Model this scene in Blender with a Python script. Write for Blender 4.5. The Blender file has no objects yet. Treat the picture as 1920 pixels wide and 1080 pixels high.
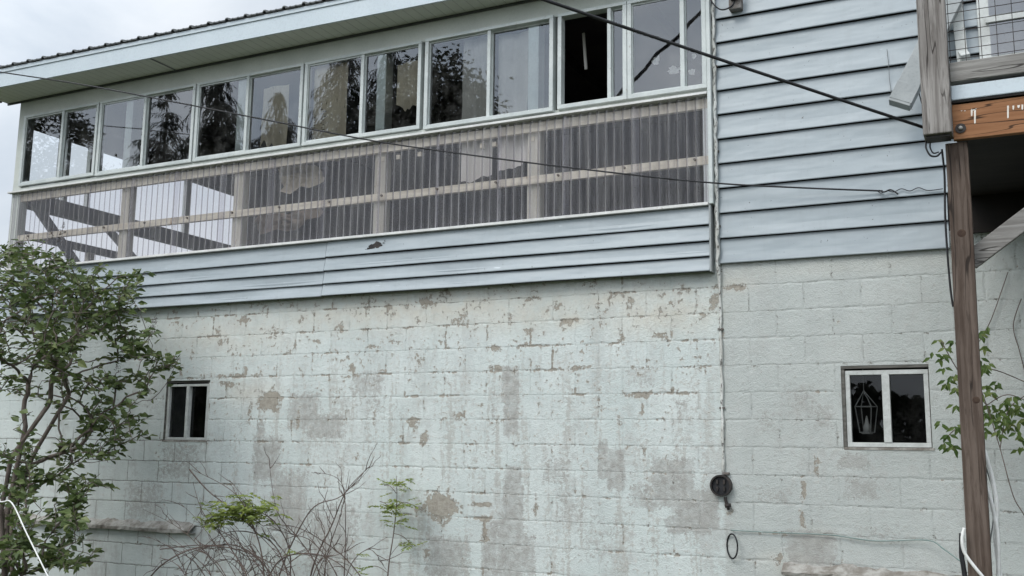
import bpy, math, random
from mathutils import Vector, noise as mnoise
R_ = random.Random(11)
sc = bpy.context.scene
col = sc.collection

# ------------------------------------------------------------------ camera
F = 1885.867
CAM = Vector((0, -7.58491, 1.6))
AX = (Vector((0.8991649, 0.4374273, 0.0126426)), Vector((0.0567962, -0.1452972, 0.98775651)), Vector((-0.4339086, 0.88743793, 0.15549035)))
cd = bpy.data.cameras.new('camera'); co = bpy.data.objects.new('camera', cd); col.objects.link(co)
cd.sensor_width = 36; cd.lens = F / 1920 * 36; cd.clip_end = 800; cd.clip_start = .05
from mathutils import Matrix
M3 = Matrix((AX[0], AX[1], -AX[2])).transposed()
co.matrix_world = Matrix.Translation(CAM) @ M3.to_4x4()
sc.camera = co

def at(u, v, y=0.0):
    "world point seen at photo pixel (u, v) on the vertical plane at depth y"
    d = AX[0] * ((u - 960) / F) + AX[1] * (-(v - 540) / F) + AX[2]
    return CAM + d * ((y - CAM.y) / d.y)

# ------------------------------------------------------------------ node helper
class NT:
    def __init__(s, name):
        s.m = bpy.data.materials.new(name); s.m.use_nodes = True
        s.t = s.m.node_tree; s.t.nodes.clear()
        s.out = s.t.nodes.new('ShaderNodeOutputMaterial')
    def n(s, typ, ins=None, **kw):
        k = s.t.nodes.new(typ)
        for a, b in kw.items(): setattr(k, a, b)
        for a, b in (ins or {}).items(): s.put(k.inputs[a], b)
        return k
    def put(s, sock, v):
        if isinstance(v, bpy.types.NodeSocket): s.t.links.new(v, sock)
        elif isinstance(v, bpy.types.Node): s.t.links.new(v.outputs[0], sock)
        else:
            if sock.type == 'RGBA' and len(v) == 3: v = (*v, 1)
            sock.default_value = v
    def math(s, op, a, b=0.0, c=0.0, clamp=False):
        k = s.n('ShaderNodeMath', {0: a, 1: b, 2: c}, operation=op, use_clamp=clamp); return k.outputs[0]
    def noise(s, vec, scale, detail=4, rough=.6, dist=0):
        return s.n('ShaderNodeTexNoise', {'Vector': vec, 'Scale': scale, 'Detail': detail, 'Roughness': rough, 'Distortion': dist}).outputs['Fac']
    def step(s, v, a, b, lo=0., hi=1.):
        return s.n('ShaderNodeMapRange', {'Value': v, 'From Min': a, 'From Max': b, 'To Min': lo, 'To Max': hi}, interpolation_type='SMOOTHSTEP').outputs[0]
    def mix(s, f, a, b, blend='MIX'):
        k = s.n('ShaderNodeMix', data_type='RGBA', blend_type=blend)
        s.put(k.inputs[0], f); s.put(k.inputs[6], a); s.put(k.inputs[7], b); return k.outputs[2]
    def co(s, scale=(1, 1, 1), rot=(0, 0, 0), loc=(0, 0, 0), src='Object'):
        t = s.n('ShaderNodeTexCoord')
        return s.n('ShaderNodeMapping', {'Vector': t.outputs[src], 'Scale': scale, 'Rotation': rot, 'Location': loc}).outputs[0]
    def bump(s, h, strength=.3, dist=.01):
        return s.n('ShaderNodeBump', {'Height': h, 'Strength': strength, 'Distance': dist}).outputs[0]
    def surf(s, colr, rough=.7, bump=None, metal=0., spec=.5):
        b = s.n('ShaderNodeBsdfPrincipled', {'Base Color': colr, 'Roughness': rough, 'Metallic': metal, 'Specular IOR Level': spec})
        if bump is not None: s.put(b.inputs['Normal'], bump)
        s.t.links.new(b.outputs[0], s.out.inputs[0]); return s.m
    def end(s, sh):
        s.t.links.new(sh.outputs[0] if isinstance(sh, bpy.types.Node) else sh, s.out.inputs[0]); return s.m

MAT = {}
def worn(name, c1, c2, scale=3., rough=.6, bs=.15, fine=60., stretch=(1, 1, 1), metal=0., dirt=None, spec=.4, lo=.35, hi=.65, dlo=.60):
    "two-tone surface with fine grain, optional dirt speckle"
    s = NT(name); v = s.co(stretch)
    a = s.noise(v, scale, 5, .65); f = s.noise(v, fine, 3, .6)
    c = s.mix(s.step(a, lo, hi), c1, c2)
    c = s.mix(s.math('MULTIPLY', s.step(f, .45, .7), .18), c, tuple(x * .55 for x in c1))
    if dirt:
        d = s.noise(v, scale * 7, 6, .75)
        c = s.mix(s.step(d, dlo, dlo + .08), c, dirt)
    MAT[name] = s.surf(c, rough, s.bump(s.math('ADD', a, s.math('MULTIPLY', f, .3)), bs, .006), metal, spec)
    return MAT[name]

def wood(name, c1, c2, c3, axis='z', scale=1.0, rough=.85, bs=.5):
    s = NT(name)
    st = {'z': (14, 14, .9), 'x': (.9, 14, 14), 'y': (14, .9, 14)}[axis]
    v = s.co(tuple(k * scale for k in st))
    g = s.noise(v, 2.2, 6, .65, .8)
    w = s.n('ShaderNodeTexWave', {'Vector': v, 'Scale': .8, 'Distortion': 5., 'Detail': 3, 'Detail Scale': 1.2}, wave_type='BANDS', bands_direction='X' if axis != 'x' else 'Z').outputs['Fac']
    f = s.noise(v, 9, 3, .7)
    big = s.noise(s.co(), 2.6, 3, .5)
    c = s.mix(s.step(s.math('ADD', s.math('MULTIPLY', g, .92), s.math('MULTIPLY', w, .08)), .36, .62), c1, c2)
    c = s.mix(s.math('MULTIPLY', s.step(f, .55, .72), .7), c, c3)
    c = s.mix(s.math('MULTIPLY', s.step(big, .45, .7), .35), c, c3)
    ck = s.noise(s.co(tuple(k * scale * .55 for k in st)), 2.0, 2, .5)
    cm = s.math('MULTIPLY', s.step(s.math('ABSOLUTE', s.math('SUBTRACT', ck, .5)), .004, .016, 1, 0), s.step(big, .42, .55))
    c = s.mix(s.math('MULTIPLY', cm, .8), c, (.018, .014, .012))
    MAT[name] = s.surf(c, rough, s.bump(s.math('SUBTRACT', s.math('ADD', s.math('MULTIPLY', g, .6), s.math('MULTIPLY', f, .4)), cm), bs, .008), 0, .2)
    return MAT[name]

def glass(name, ior=1.9, tint=(.9, .92, .93), dirt=.04, wav=.010):
    s = NT(name); v = s.co()
    bm = s.bump(s.noise(s.co((1, 1, .7)), 2.6, 1, .4), wav, .012)
    fr = s.n('ShaderNodeFresnel', {'IOR': ior, 'Normal': bm}).outputs[0]
    t = s.n('ShaderNodeBsdfTransparent', {'Color': tint})
    g = s.n('ShaderNodeBsdfGlossy', {'Color': (.90, .92, .95), 'Roughness': .012, 'Normal': bm})
    d = s.n('ShaderNodeBsdfDiffuse', {'Color': (.5, .5, .47)})
    dm = s.math('MULTIPLY', s.step(s.noise(v, 5, 6, .75), .42, .8), dirt)
    td = s.n('ShaderNodeMixShader', {0: dm, 1: t.outputs[0], 2: d.outputs[0]})
    MAT[name] = s.end(s.n('ShaderNodeMixShader', {0: fr, 1: td.outputs[0], 2: g.outputs[0]}))
    return MAT[name]

# painted block wall: running-bond joints, flaking paint, thin grey wash streaks, cream band
def block_mat():
    s = NT('painted_block'); v = s.co()
    g = s.n('ShaderNodeNewGeometry').outputs['Position']
    sep = s.n('ShaderNodeSeparateXYZ', {0: g})
    wob = s.n('ShaderNodeTexNoise', {'Vector': g, 'Scale': 11., 'Detail': 5}).outputs['Color']
    ws = s.n('ShaderNodeSeparateXYZ', {0: wob})
    x = s.math('ADD', sep.outputs[0], s.math('MULTIPLY_ADD', ws.outputs[0], .022, .687 - .011 + .4064 * 60))
    z = s.math('ADD', sep.outputs[2], s.math('MULTIPLY_ADD', ws.outputs[1], .022, -.193 - .011))
    uv = s.n('ShaderNodeCombineXYZ', {0: x, 1: z}).outputs[0]
    def brick(m, sm):
        return s.n('ShaderNodeTexBrick', {'Vector': uv, 'Scale': 1., 'Mortar Size': m, 'Mortar Smooth': sm, 'Brick Width': .4064, 'Row Height': .2032, 'Bias': 0,
                   'Color1': (0, 0, 0), 'Color2': (1, 1, 1), 'Mortar': (.5, .5, .5)}, offset=.5)
    b1 = brick(.0042, .3); b2 = brick(.016, .7)
    per = s.n('ShaderNodeSeparateXYZ', {0: b1.outputs['Color']}).outputs[0]
    at_ = s.n('ShaderNodeAttribute', attribute_name='wear')
    w = s.n('ShaderNodeSeparateXYZ', {0: at_.outputs['Vector']})
    brown, grey, cream = w.outputs
    seam = s.n('ShaderNodeAttribute', attribute_name='seam').outputs['Fac']
    n8 = s.noise(s.co((1, 1, .6)), 2.7, 6, .75); n9 = s.noise(v, 14, 5, .7)
    n1 = s.noise(v, 7, 7, .68); n2 = s.noise(v, 26, 6, .72); n3 = s.noise(v, 110, 3, .6); n4 = s.noise(s.co((1, 1, .35)), 4.2, 5, .7); n0 = s.noise(v, 1.6, 4, .6); n5 = s.noise(v, 30, 5, .75); n6 = s.noise(v, 3.1, 5, .7); n7 = s.noise(v, 4.5, 5, .75)
    # paint
    right = s.step(sep.outputs[0], -1.935, -1.905)
    c = s.mix(s.step(n0, .3, .7), (.61, .668, .648), (.685, .73, .708))
    c = s.mix(right, c, s.mix(s.step(n0, .3, .7), (.50, .53, .508), (.555, .58, .557)))
    c = s.mix(s.math('MULTIPLY', s.step(per, 0, 1), .14), c, (.46, .50, .49))
    c = s.mix(s.math('MULTIPLY', s.step(n4, .45, .75), .38), c, (.41, .43, .42))
    c = s.mix(s.math('MULTIPLY', cream, s.step(n1, .3, .62, .35, 1.)), c, (.62, .585, .50))
    c = s.mix(s.step(n3, .60, .80, 0, .35), c, (.30, .31, .30))
    c = s.mix(s.step(n5, .64, .70, 0, .7), c, (.26, .25, .225))
    mot = s.math('MULTIPLY', s.step(s.math('ADD', n8, s.math('MULTIPLY_ADD', n9, .5, -.25)), .50, .66), s.step(sep.outputs[2], 2.6, 1.4, .35, .62))
    c = s.mix(mot, c, s.mix(n9, (.40, .395, .37), (.53, .54, .52)))
    c = s.mix(s.step(n9, .58, .70, 0, .35), c, (.72, .74, .72))
    stv = s.noise(s.co((5.5, 1, .55)), 1.5, 5, .7); zx = s.math('MULTIPLY', s.step(sep.outputs[0], -7.4, -6.6), s.step(sep.outputs[0], -1.85, -2.1))
    stm = s.math('MULTIPLY', s.math('MULTIPLY', s.step(s.math('ADD', stv, s.math('MULTIPLY_ADD', n2, .9, -.45)), .54, .62), s.step(sep.outputs[2], 2.7, 1.9, .15, .62)), zx)
    c = s.mix(stm, c, s.mix(n2, (.37, .35, .31), (.50, .495, .465)))
    # thin, washed-off paint
    gm = s.step(s.math('ADD', s.math('ADD', grey, s.math('MULTIPLY_ADD', n2, 1.5, -.75)), s.math('MULTIPLY_ADD', n3, .8, -.4)), .36, .60)
    c = s.mix(s.math('MULTIPLY', gm, s.step(n9, .35, .62, .95, .45)), c, s.mix(n2, (.30, .285, .26), (.44, .43, .41)))
    speck = s.math('MULTIPLY', s.step(s.math('ADD', n2, s.math('MULTIPLY', n1, .6)), .90, 1.05), .6)
    c = s.mix(speck, c, (.40, .39, .35))
    # flakes down to bare block
    bm_ = s.math('ADD', brown, s.math('MULTIPLY_ADD', n2, 1.7, -.85))
    bm_ = s.math('ADD', bm_, s.math('MULTIPLY_ADD', n1, 1.7, -.85))
    jn = s.math('MULTIPLY', b2.outputs['Fac'], s.step(n6, .46, .66, 0, .40))
    tot = s.math('ADD', bm_, jn)
    flake = s.step(tot, .505, .55)
    bare = s.mix(s.step(n2, .35, .65), (.27, .235, .19), (.40, .365, .31))
    rim = s.math('SUBTRACT', s.step(tot, .38, .48), flake)
    c = s.mix(s.math('MULTIPLY', rim, .6), c, (.68, .68, .64))
    c = s.mix(s.math('MULTIPLY', flake, .9), c, bare)
    # joints: mostly painted over, open and dark only in places
    vis = s.step(s.math('ADD', n7, s.math('MULTIPLY_ADD', seam, .5, -.25)), .46, .62)
    jm = s.math('MULTIPLY', b1.outputs['Fac'], s.math('MULTIPLY_ADD', vis, .66, .04))
    c = s.mix(jm, c, (.17, .16, .14))
    chip = s.math('MULTIPLY', s.math('MULTIPLY', b2.outputs['Fac'], s.step(n5, .54, .60)), s.step(n1, .46, .60, .0, .85))
    c = s.mix(chip, c, (.13, .115, .09))
    h = s.math('ADD', s.math('MULTIPLY', b1.outputs['Fac'], s.math('MULTIPLY_ADD', vis, -.8, -.25)), s.math('MULTIPLY', b2.outputs['Fac'], s.step(n6, .4, .65, .0, -.30)))
    h = s.math('ADD', h, s.math('MULTIPLY', n3, .55)); h = s.math('ADD', h, s.math('MULTIPLY', n2, .9)); h = s.math('SUBTRACT', h, s.math('MULTIPLY', flake, .55))
    MAT['painted_block'] = s.surf(c, .75, s.bump(h, .8, .013), 0, .25)
block_mat()

def siding_mat():
    s = NT('blue_siding'); v = s.co()
    a = s.noise(s.co((.35, 1, 1.6)), 2.2, 4, .6); sp = s.noise(v, 26, 5, .75); st = s.noise(s.co((5, 5, .5)), 3, 5, .7)
    c = s.mix(s.step(a, .3, .7), (.31, .355, .38), (.355, .40, .425))
    c = s.mix(s.math('MULTIPLY', s.step(st, .45, .75), .38), c, (.29, .325, .345))
    c = s.mix(s.step(sp, .665, .69), c, (.12, .12, .11))
    sc_ = s.noise(s.co((1, 1, 6), (0, .5, 0)), 5, 3, .5)
    c = s.mix(s.math('MULTIPLY', s.step(sc_, .72, .76), .6), c, (.60, .66, .68))
    h = s.math('ADD', s.noise(s.co((1, 1, 3)), 2.4, 2, .5), s.math('MULTIPLY', s.noise(v, 40, 3, .5), .02))
    MAT['blue_siding'] = s.surf(c, .42, s.bump(h, .40, .03), 0, .4)
siding_mat()

def corrugated_mat():
    s = NT('clear_corrugated'); v = s.co((6, 6, .35))
    lw = s.n('ShaderNodeLayerWeight', {'Blend': .5}).outputs['Facing']
    t = s.n('ShaderNodeBsdfTransparent', {'Color': s.mix(s.step(lw, .12, .62), (.90, .885, .90), (.36, .34, .37))})
    st = s.noise(v, 5, 5, .7)
    dcol = s.mix(s.step(st, .35, .7), (.60, .59, .62), (.84, .82, .80))
    d = s.n('ShaderNodeBsdfDiffuse', {'Color': dcol})
    tr = s.n('ShaderNodeBsdfTranslucent', {'Color': dcol})
    dt = s.n('ShaderNodeMixShader', {0: .4, 1: d.outputs[0], 2: tr.outputs[0]})
    g = s.n('ShaderNodeBsdfGlossy', {'Color': (.9, .9, .95), 'Roughness': .16})
    m1 = s.n('ShaderNodeMixShader', {0: s.math('ADD', s.math('MULTIPLY', s.step(lw, .30, .62), .30), s.step(st, .38, .75, .10, .22)), 1: t.outputs[0], 2: dt.outputs[0]})
    m2 = s.n('ShaderNodeMixShader', {0: s.math('MULTIPLY_ADD', lw, .16, .02), 1: m1.outputs[0], 2: g.outputs[0]})
    MAT['clear_corrugated'] = s.end(m2)
corrugated_mat()

def leaf_mat(name, c1, c2, c3):
    s = NT(name)
    r = s.n('ShaderNodeNewGeometry').outputs['Random Per Island']
    c = s.mix(s.step(r, 0, .7), c1, c2); c = s.mix(s.step(r, .75, 1.), c, c3)
    d = s.n('ShaderNodeBsdfPrincipled', {'Base Color': c, 'Roughness': .5, 'Specular IOR Level': .35})
    tr = s.n('ShaderNodeBsdfTranslucent', {'Color': c})
    MAT[name] = s.end(s.n('ShaderNodeMixShader', {0: .28, 1: d.outputs[0], 2: tr.outputs[0]}))
leaf_mat('lilac_leaf', (.062, .095, .030), (.115, .158, .050), (.19, .22, .09))
leaf_mat('fresh_leaf', (.165, .225, .045), (.245, .29, .065), (.10, .15, .035))
leaf_mat('vine_leaf', (.065, .115, .028), (.12, .17, .045), (.19, .22, .075))
leaf_mat('spruce_needle', (.010, .018, .012), (.020, .032, .018), (.03, .042, .022))
leaf_mat('tree_leaf', (.012, .022, .008), (.028, .040, .014), (.035, .038, .02))

worn('white_metal', (.62, .64, .62), (.49, .505, .485), 7, .45, .05, dirt=(.33, .31, .27))
worn('sash_metal', (.60, .635, .62), (.50, .54, .53), 5, .4, .05, dirt=(.36, .35, .31))
worn('flashing', (.74, .74, .72), (.60, .60, .58), 6, .5, .08, dirt=(.34, .30, .25))
worn('trim_paint', (.56, .585, .54), (.48, .51, .47), 2, .6, .08)
worn('fascia_paint', (.58, .65, .69), (.53, .60, .645), 1.4, .45, .05)
worn('roof_metal', (.075, .08, .08), (.11, .115, .112), 4, .4, .05, metal=.3)
worn('stud_paint', (.62, .60, .52), (.48, .455, .37), 2.5, .8, .1, stretch=(3, 3, .6), dirt=(.34, .25, .17))
worn('stud_white', (.78, .83, .80), (.70, .75, .72), 3, .7, .1)
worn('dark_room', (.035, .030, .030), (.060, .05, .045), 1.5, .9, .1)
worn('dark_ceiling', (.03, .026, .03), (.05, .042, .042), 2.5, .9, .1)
worn('grey_rail', (.18, .18, .20), (.25, .245, .26), 2.5, .9, .1)
worn('tan_curtain', (.60, .53, .41), (.72, .65, .51), 3, .95, .2, fine=160, stretch=(2, 2, .6), dirt=(.20, .17, .14))
worn('screen_grey', (.10, .10, .105), (.14, .14, .145), 6, .9, .1)
worn('brown_heap', (.20, .16, .12), (.30, .25, .19), 5, .95, .4)
worn('pale_curtain', (.56, .54, .49), (.66, .64, .60), 2.4, .95, .2, fine=160, stretch=(2.5, 2.5, .5))
worn('white_cloth', (.90, .89, .86), (.80, .79, .76), 8, .9, .2)
worn('black_rubber', (.012, .012, .014), (.025, .025, .028), 12, .55, .1)
worn('grey_cable', (.12, .13, .13), (.2, .21, .21), 8, .5, .1)
worn('white_cable', (.84, .84, .82), (.70, .70, .67), 14, .5, .1)
worn('teal_cable', (.18, .26, .24), (.25, .32, .30), 10, .5, .1)
worn('old_paint_pipe', (.74, .75, .72), (.52, .52, .48), 9, .7, .4, dirt=(.045, .04, .035), stretch=(1, 1, .35), dlo=.53)
worn('black_iron', (.018, .016, .016), (.05, .04, .035), 14, .6, .4)
worn('rusty_grey', (.20, .19, .18), (.11, .085, .07), 12, .75, .4)
worn('crumbled_ledge', (.42, .41, .38), (.20, .18, .155), 9, .9, 1., fine=40, dirt=(.09, .075, .055))
worn('grey_vinyl', (.27, .29, .29), (.34, .36, .36), 3, .55, .05)
worn('plywood_dark', (.020, .015, .013), (.011, .009, .008), 2, .9, .3, stretch=(1, 6, 1))
worn('wood_lintel', (.17, .165, .15), (.085, .08, .07), 4, .9, .5, stretch=(1, 8, 8))
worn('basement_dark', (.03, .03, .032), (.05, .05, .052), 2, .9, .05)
worn('bark', (.11, .088, .075), (.19, .155, .135), 14, .9, .5, stretch=(1, 1, .4))
worn('bramble_bark', (.095, .070, .060), (.15, .115, .098), 14, .9, .4)
worn('tree_bark', (.05, .042, .036), (.085, .07, .06), 6, .9, .5)
worn('soil_grass', (.035, .055, .018), (.055, .05, .030), 1.3, .95, .4, fine=20)
worn('dark_knot', (.045, .025, .018), (.07, .045, .03), 20, .9, .2)
worn('drip_paint', (.78, .74, .68), (.7, .64, .56), 20, .6, .1)
worn('lantern_wire', (.46, .45, .42), (.33, .32, .30), 20, .7, .1)
worn('pole_wood', (.12, .1, .08), (.18, .15, .12), 4, .9, .3)
wood('weathered_post', (.165, .15, .138), (.335, .315, .295), (.085, .072, .064), 'z')
wood('brown_post', (.080, .058, .046), (.145, .112, .092), (.034, .022, .017), 'z')
wood('weathered_rail', (.23, .22, .205), (.33, .32, .30), (.12, .11, .10), 'x')
wood('stained_joist', (.28, .132, .064), (.35, .175, .088), (.19, .085, .042), 'x', bs=.3)
wood('brace_wood', (.19, .18, .168), (.29, .28, .265), (.11, .10, .09), 'x')
glass('porch_glass', 2.12, (.93, .95, .95), .12)
glass('basement_glass', 1.4, (.6, .62, .63), .03)
glass('upper_glass', 2.3, (.5, .5, .55))

def soffit_mat():
    s = NT('soffit_vinyl'); v = s.co()
    x = s.n('ShaderNodeSeparateXYZ', {0: v}).outputs[0]
    f = s.math('FRACT', s.math('MULTIPLY', x, 1 / .1016))
    groove = s.step(f, .90, .97)
    c = s.mix(s.step(s.noise(v, 1.2, 3), .3, .7), (.66, .68, .62), (.72, .735, .68))
    c = s.mix(s.math('MULTIPLY', groove, .45), c, (.2, .21, .19))
    MAT['soffit_vinyl'] = s.surf(c, .6, s.bump(s.math('SUBTRACT', 1, groove), .5, .006), 0, .3)
soffit_mat()

def rail_mat():
    s = NT('rusty_rail'); v = s.co((1.5, 12, 12))
    c = s.mix(s.step(s.noise(v, 1.5, 5, .7), .35, .65), (.76, .71, .58), (.58, .53, .42))
    r = s.noise(s.co((3.2, 1, .8)), 2.4, 5, .65)
    c = s.mix(s.step(r, .60, .72), c, (.33, .19, .10)); c = s.mix(s.step(r, .72, .76), c, (.10, .05, .03))
    MAT['rusty_rail'] = s.surf(c, .85, s.bump(s.noise(v, 3, 4), .3, .006), 0, .2)
rail_mat()

# ------------------------------------------------------------------ mesh helpers
class MB:
    def __init__(s): s.v = []; s.f = []; s.mi = []
    def quad(s, a, b, c, d, m=0):
        i = len(s.v); s.v += [tuple(a), tuple(b), tuple(c), tuple(d)]; s.f.append((i, i+1, i+2, i+3)); s.mi.append(m)
    def box(s, x0, x1, y0, y1, z0, z1):
        i = len(s.v)
        s.v += [(x0, y0, z0), (x1, y0, z0), (x1, y1, z0), (x0, y1, z0), (x0, y0, z1), (x1, y0, z1), (x1, y1, z1), (x0, y1, z1)]
        s.f += [(i, i+3, i+2, i+1), (i+4, i+5, i+6, i+7), (i, i+1, i+5, i+4), (i+1, i+2, i+6, i+5), (i+2, i+3, i+7, i+6), (i+3, i, i+4, i+7)]
        s.mi += [0] * 6; return s
    def beam(s, p, q, w, h, side=Vector((0, 1, 0)), nseg=1):
        "rectangular bar from p to q; w along side, h along the third axis"
        p = Vector(p); q = Vector(q); d = (q - p).normalized()
        a = (side - d * side.dot(d)).normalized() * (w / 2); b = d.cross(a).normalized() * (h / 2)
        i = len(s.v)
        for c in (p, q):
            s.v += [tuple(c - a - b), tuple(c + a - b), tuple(c + a + b), tuple(c - a + b)]
        s.f += [(i, i+3, i+2, i+1), (i+4, i+5, i+6, i+7), (i, i+1, i+5, i+4), (i+1, i+2, i+6, i+5), (i+2, i+3, i+7, i+6), (i+3, i, i+4, i+7)]
        s.mi += [0] * 6; return s
    def tube(s, pts, rad, n=6, cap=True):
        pts = [Vector(p) for p in pts]; k = len(pts)
        if k < 2: return s
        rs = rad if isinstance(rad, (list, tuple)) else [rad] * k
        up = Vector((.31, .17, .93)); base = len(s.v)
        for j, p in enumerate(pts):
            d = (pts[min(j+1, k-1)] - pts[max(j-1, 0)])
            d = d.normalized() if d.length > 1e-9 else Vector((0, 0, 1))
            a = d.cross(up)
            a = a.normalized() if a.length > 1e-3 else d.cross(Vector((1, 0, 0))).normalized()
            b = d.cross(a)
            for t in range(n):
                an = 2 * math.pi * t / n
                s.v.append(tuple(p + (a * math.cos(an) + b * math.sin(an)) * rs[j]))
        for j in range(k - 1):
            for t in range(n):
                u = base + j * n + t; w = base + j * n + (t + 1) % n
                s.f.append((u, w, w + n, u + n)); s.mi.append(0)
        if cap:
            s.f.append(tuple(base + t for t in range(n))[::-1]); s.f.append(tuple(base + (k-1) * n + t for t in range(n))); s.mi += [0, 0]
        return s
    def leaf(s, p, d, nrm, L, W):
        "folded pointed leaf"
        d = d.normalized(); r = d.cross(nrm)
        r = r.normalized() if r.length > 1e-4 else Vector((1, 0, 0))
        n = r.cross(d)
        i = len(s.v)
        m = p + d * L * .42 - n * W * .10
        s.v += [tuple(p), tuple(p + d * L * .38 + r * W * .5 + n * W * .14), tuple(p + d * L * .80 + r * W * .22 - n * L * .03), tuple(p + d * L - n * L * .16),
                tuple(p + d * L * .80 - r * W * .22 - n * L * .03), tuple(p + d * L * .38 - r * W * .5 + n * W * .14), tuple(m)]
        s.f += [(i, i+1, i+6), (i+1, i+2, i+6), (i+2, i+3, i+6), (i+3, i+4, i+6), (i+4, i+5, i+6), (i+5, i, i+6)]; s.mi += [0] * 6
    def build(s, name, mat, parent=None, smooth=False, bevel=0, mats=None):
        me = bpy.data.meshes.new(name); me.from_pydata(s.v, [], s.f); 
        for m in (mats or [mat]): me.materials.append(MAT[m])
        if mats: me.polygons.foreach_set('material_index', s.mi)
        if smooth: me.polygons.foreach_set('use_smooth', [True] * len(me.polygons))
        me.update()
        o = bpy.data.objects.new(name, me); col.objects.link(o)
        if parent: o.parent = parent
        if bevel:
            b = o.modifiers.new('bevel', 'BEVEL'); b.width = bevel; b.segments = 2; b.limit_method = 'ANGLE'
        return o

def empty(name, loc=(0, 0, 0)):
    o = bpy.data.objects.new(name, None); o.empty_display_size = .2; o.location = loc; col.objects.link(o); return o
def tag(o, label, cat, group=None, kind=None):
    o['label'] = label; o['category'] = cat
    if group: o['group'] = group
    if kind: o['kind'] = kind
    return o
def struct(o): o['kind'] = 'structure'; return o
def bx(*a): return MB().box(*a)

# ------------------------------------------------------------------ world, sun
SUN = Vector((-.30, -.70, .80)).normalized()
w = bpy.data.worlds.new('World'); sc.world = w; w.use_nodes = True
t = w.node_tree; t.nodes.clear()
def wn(typ, **kw):
    k = t.nodes.new(typ)
    for a, b in kw.items(): setattr(k, a, b)
    return k
L = t.links.new
sky = wn('ShaderNodeTexSky', sky_type='NISHITA', sun_disc=False, sun_elevation=math.asin(SUN.z), sun_rotation=math.atan2(SUN.x, SUN.y))
tc = wn('ShaderNodeTexCoord')
nz = wn('ShaderNodeTexNoise'); nz.inputs['Scale'].default_value = 2.6; nz.inputs['Detail'].default_value = 7; nz.inputs['Roughness'].default_value = .52; nz.inputs['Distortion'].default_value = .4
mp = wn('ShaderNodeMapping'); mp.inputs['Scale'].default_value = (1, 1, 2.4); mp.inputs['Location'].default_value = (.35, .1, .0)
L(tc.outputs['Generated'], mp.inputs[0]); L(mp.outputs[0], nz.inputs['Vector'])
cr = wn('ShaderNodeValToRGB'); e = cr.color_ramp
e.elements[0].position = .30; e.elements[0].color = (3.5, 4.1, 4.8, 1); e.elements[1].position = .72; e.elements[1].color = (7.3, 7.5, 7.7, 1)
L(nz.outputs['Fac'], cr.inputs[0])
dt = wn('ShaderNodeVectorMath', operation='DOT_PRODUCT'); dt.inputs[1].default_value = SUN
L(tc.outputs['Generated'], dt.inputs[0])
mr = wn('ShaderNodeMapRange'); mr.inputs['From Min'].default_value = -.1; mr.inputs['From Max'].default_value = 1; mr.inputs['To Min'].default_value = 1.; mr.inputs['To Max'].default_value = 2.9
L(dt.outputs['Value'], mr.inputs['Value'])
ml = wn('ShaderNodeVectorMath', operation='SCALE'); L(cr.outputs[0], ml.inputs[0]); L(mr.outputs[0], ml.inputs['Scale'])
mx = wn('ShaderNodeMix', data_type='RGBA'); mx.inputs[0].default_value = .9
L(sky.outputs[0], mx.inputs[6]); L(ml.outputs[0], mx.inputs[7])
bg = wn('ShaderNodeBackground'); bg.inputs['Strength'].default_value = .1
L(mx.outputs[2], bg.inputs[0]); wo = wn('ShaderNodeOutputWorld'); L(bg.outputs[0], wo.inputs[0])
sl = bpy.data.lights.new('sun', 'SUN'); sl.energy = 1.1; sl.angle = math.radians(25); sl.color = (1, .96, .9)
so = bpy.data.objects.new('sun', sl); col.objects.link(so); so.rotation_euler = (-SUN).to_track_quat('-Z', 'Y').to_euler()
sc.view_settings.view_transform = 'Standard'; sc.view_settings.look = 'None'; sc.view_settings.exposure = .34; sc.view_settings.gamma = 1
sc.cycles.transparent_max_bounces = 24; sc.cycles.max_bounces = 8

# ------------------------------------------------------------------ ground
g = MB(); N = 60; S = 400.
for i in range(N):
    for j in range(N):
        def P(a, b):
            x = (a / N * 2 - 1); y = (b / N * 2 - 1)
            x = math.copysign(abs(x) ** 2.2, x) * S; y = math.copysign(abs(y) ** 2.2, y) * S
            return (x, y, .10 * mnoise.noise((x * .3, y * .3, 0)) - .05 if abs(x) < 40 and abs(y) < 40 else -.05)
        g.quad(P(i, j), P(i+1, j), P(i+1, j+1), P(i, j+1))
struct(g.build('ground', 'soil_grass'))

# ------------------------------------------------------------------ house
XL = -10.04; XR = 4.5; XC = -1.965     # left end, right end, step between porch and taller wing
house = empty('house', (-4, 0, 0))
house.location = (0, 0, 0)
tag(house, 'weathered two storey house with peeling white block base, blue siding and glazed porch', 'house')
DZ = .2032; Z0 = .193; X0 = -.687
WINR = (-1.045, -.455, 1.615, 2.212); WINL = (-7.560, -6.995, 1.610, 2.212)
ZTOPL = 2.99; ZTOPR = 3.02

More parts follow.
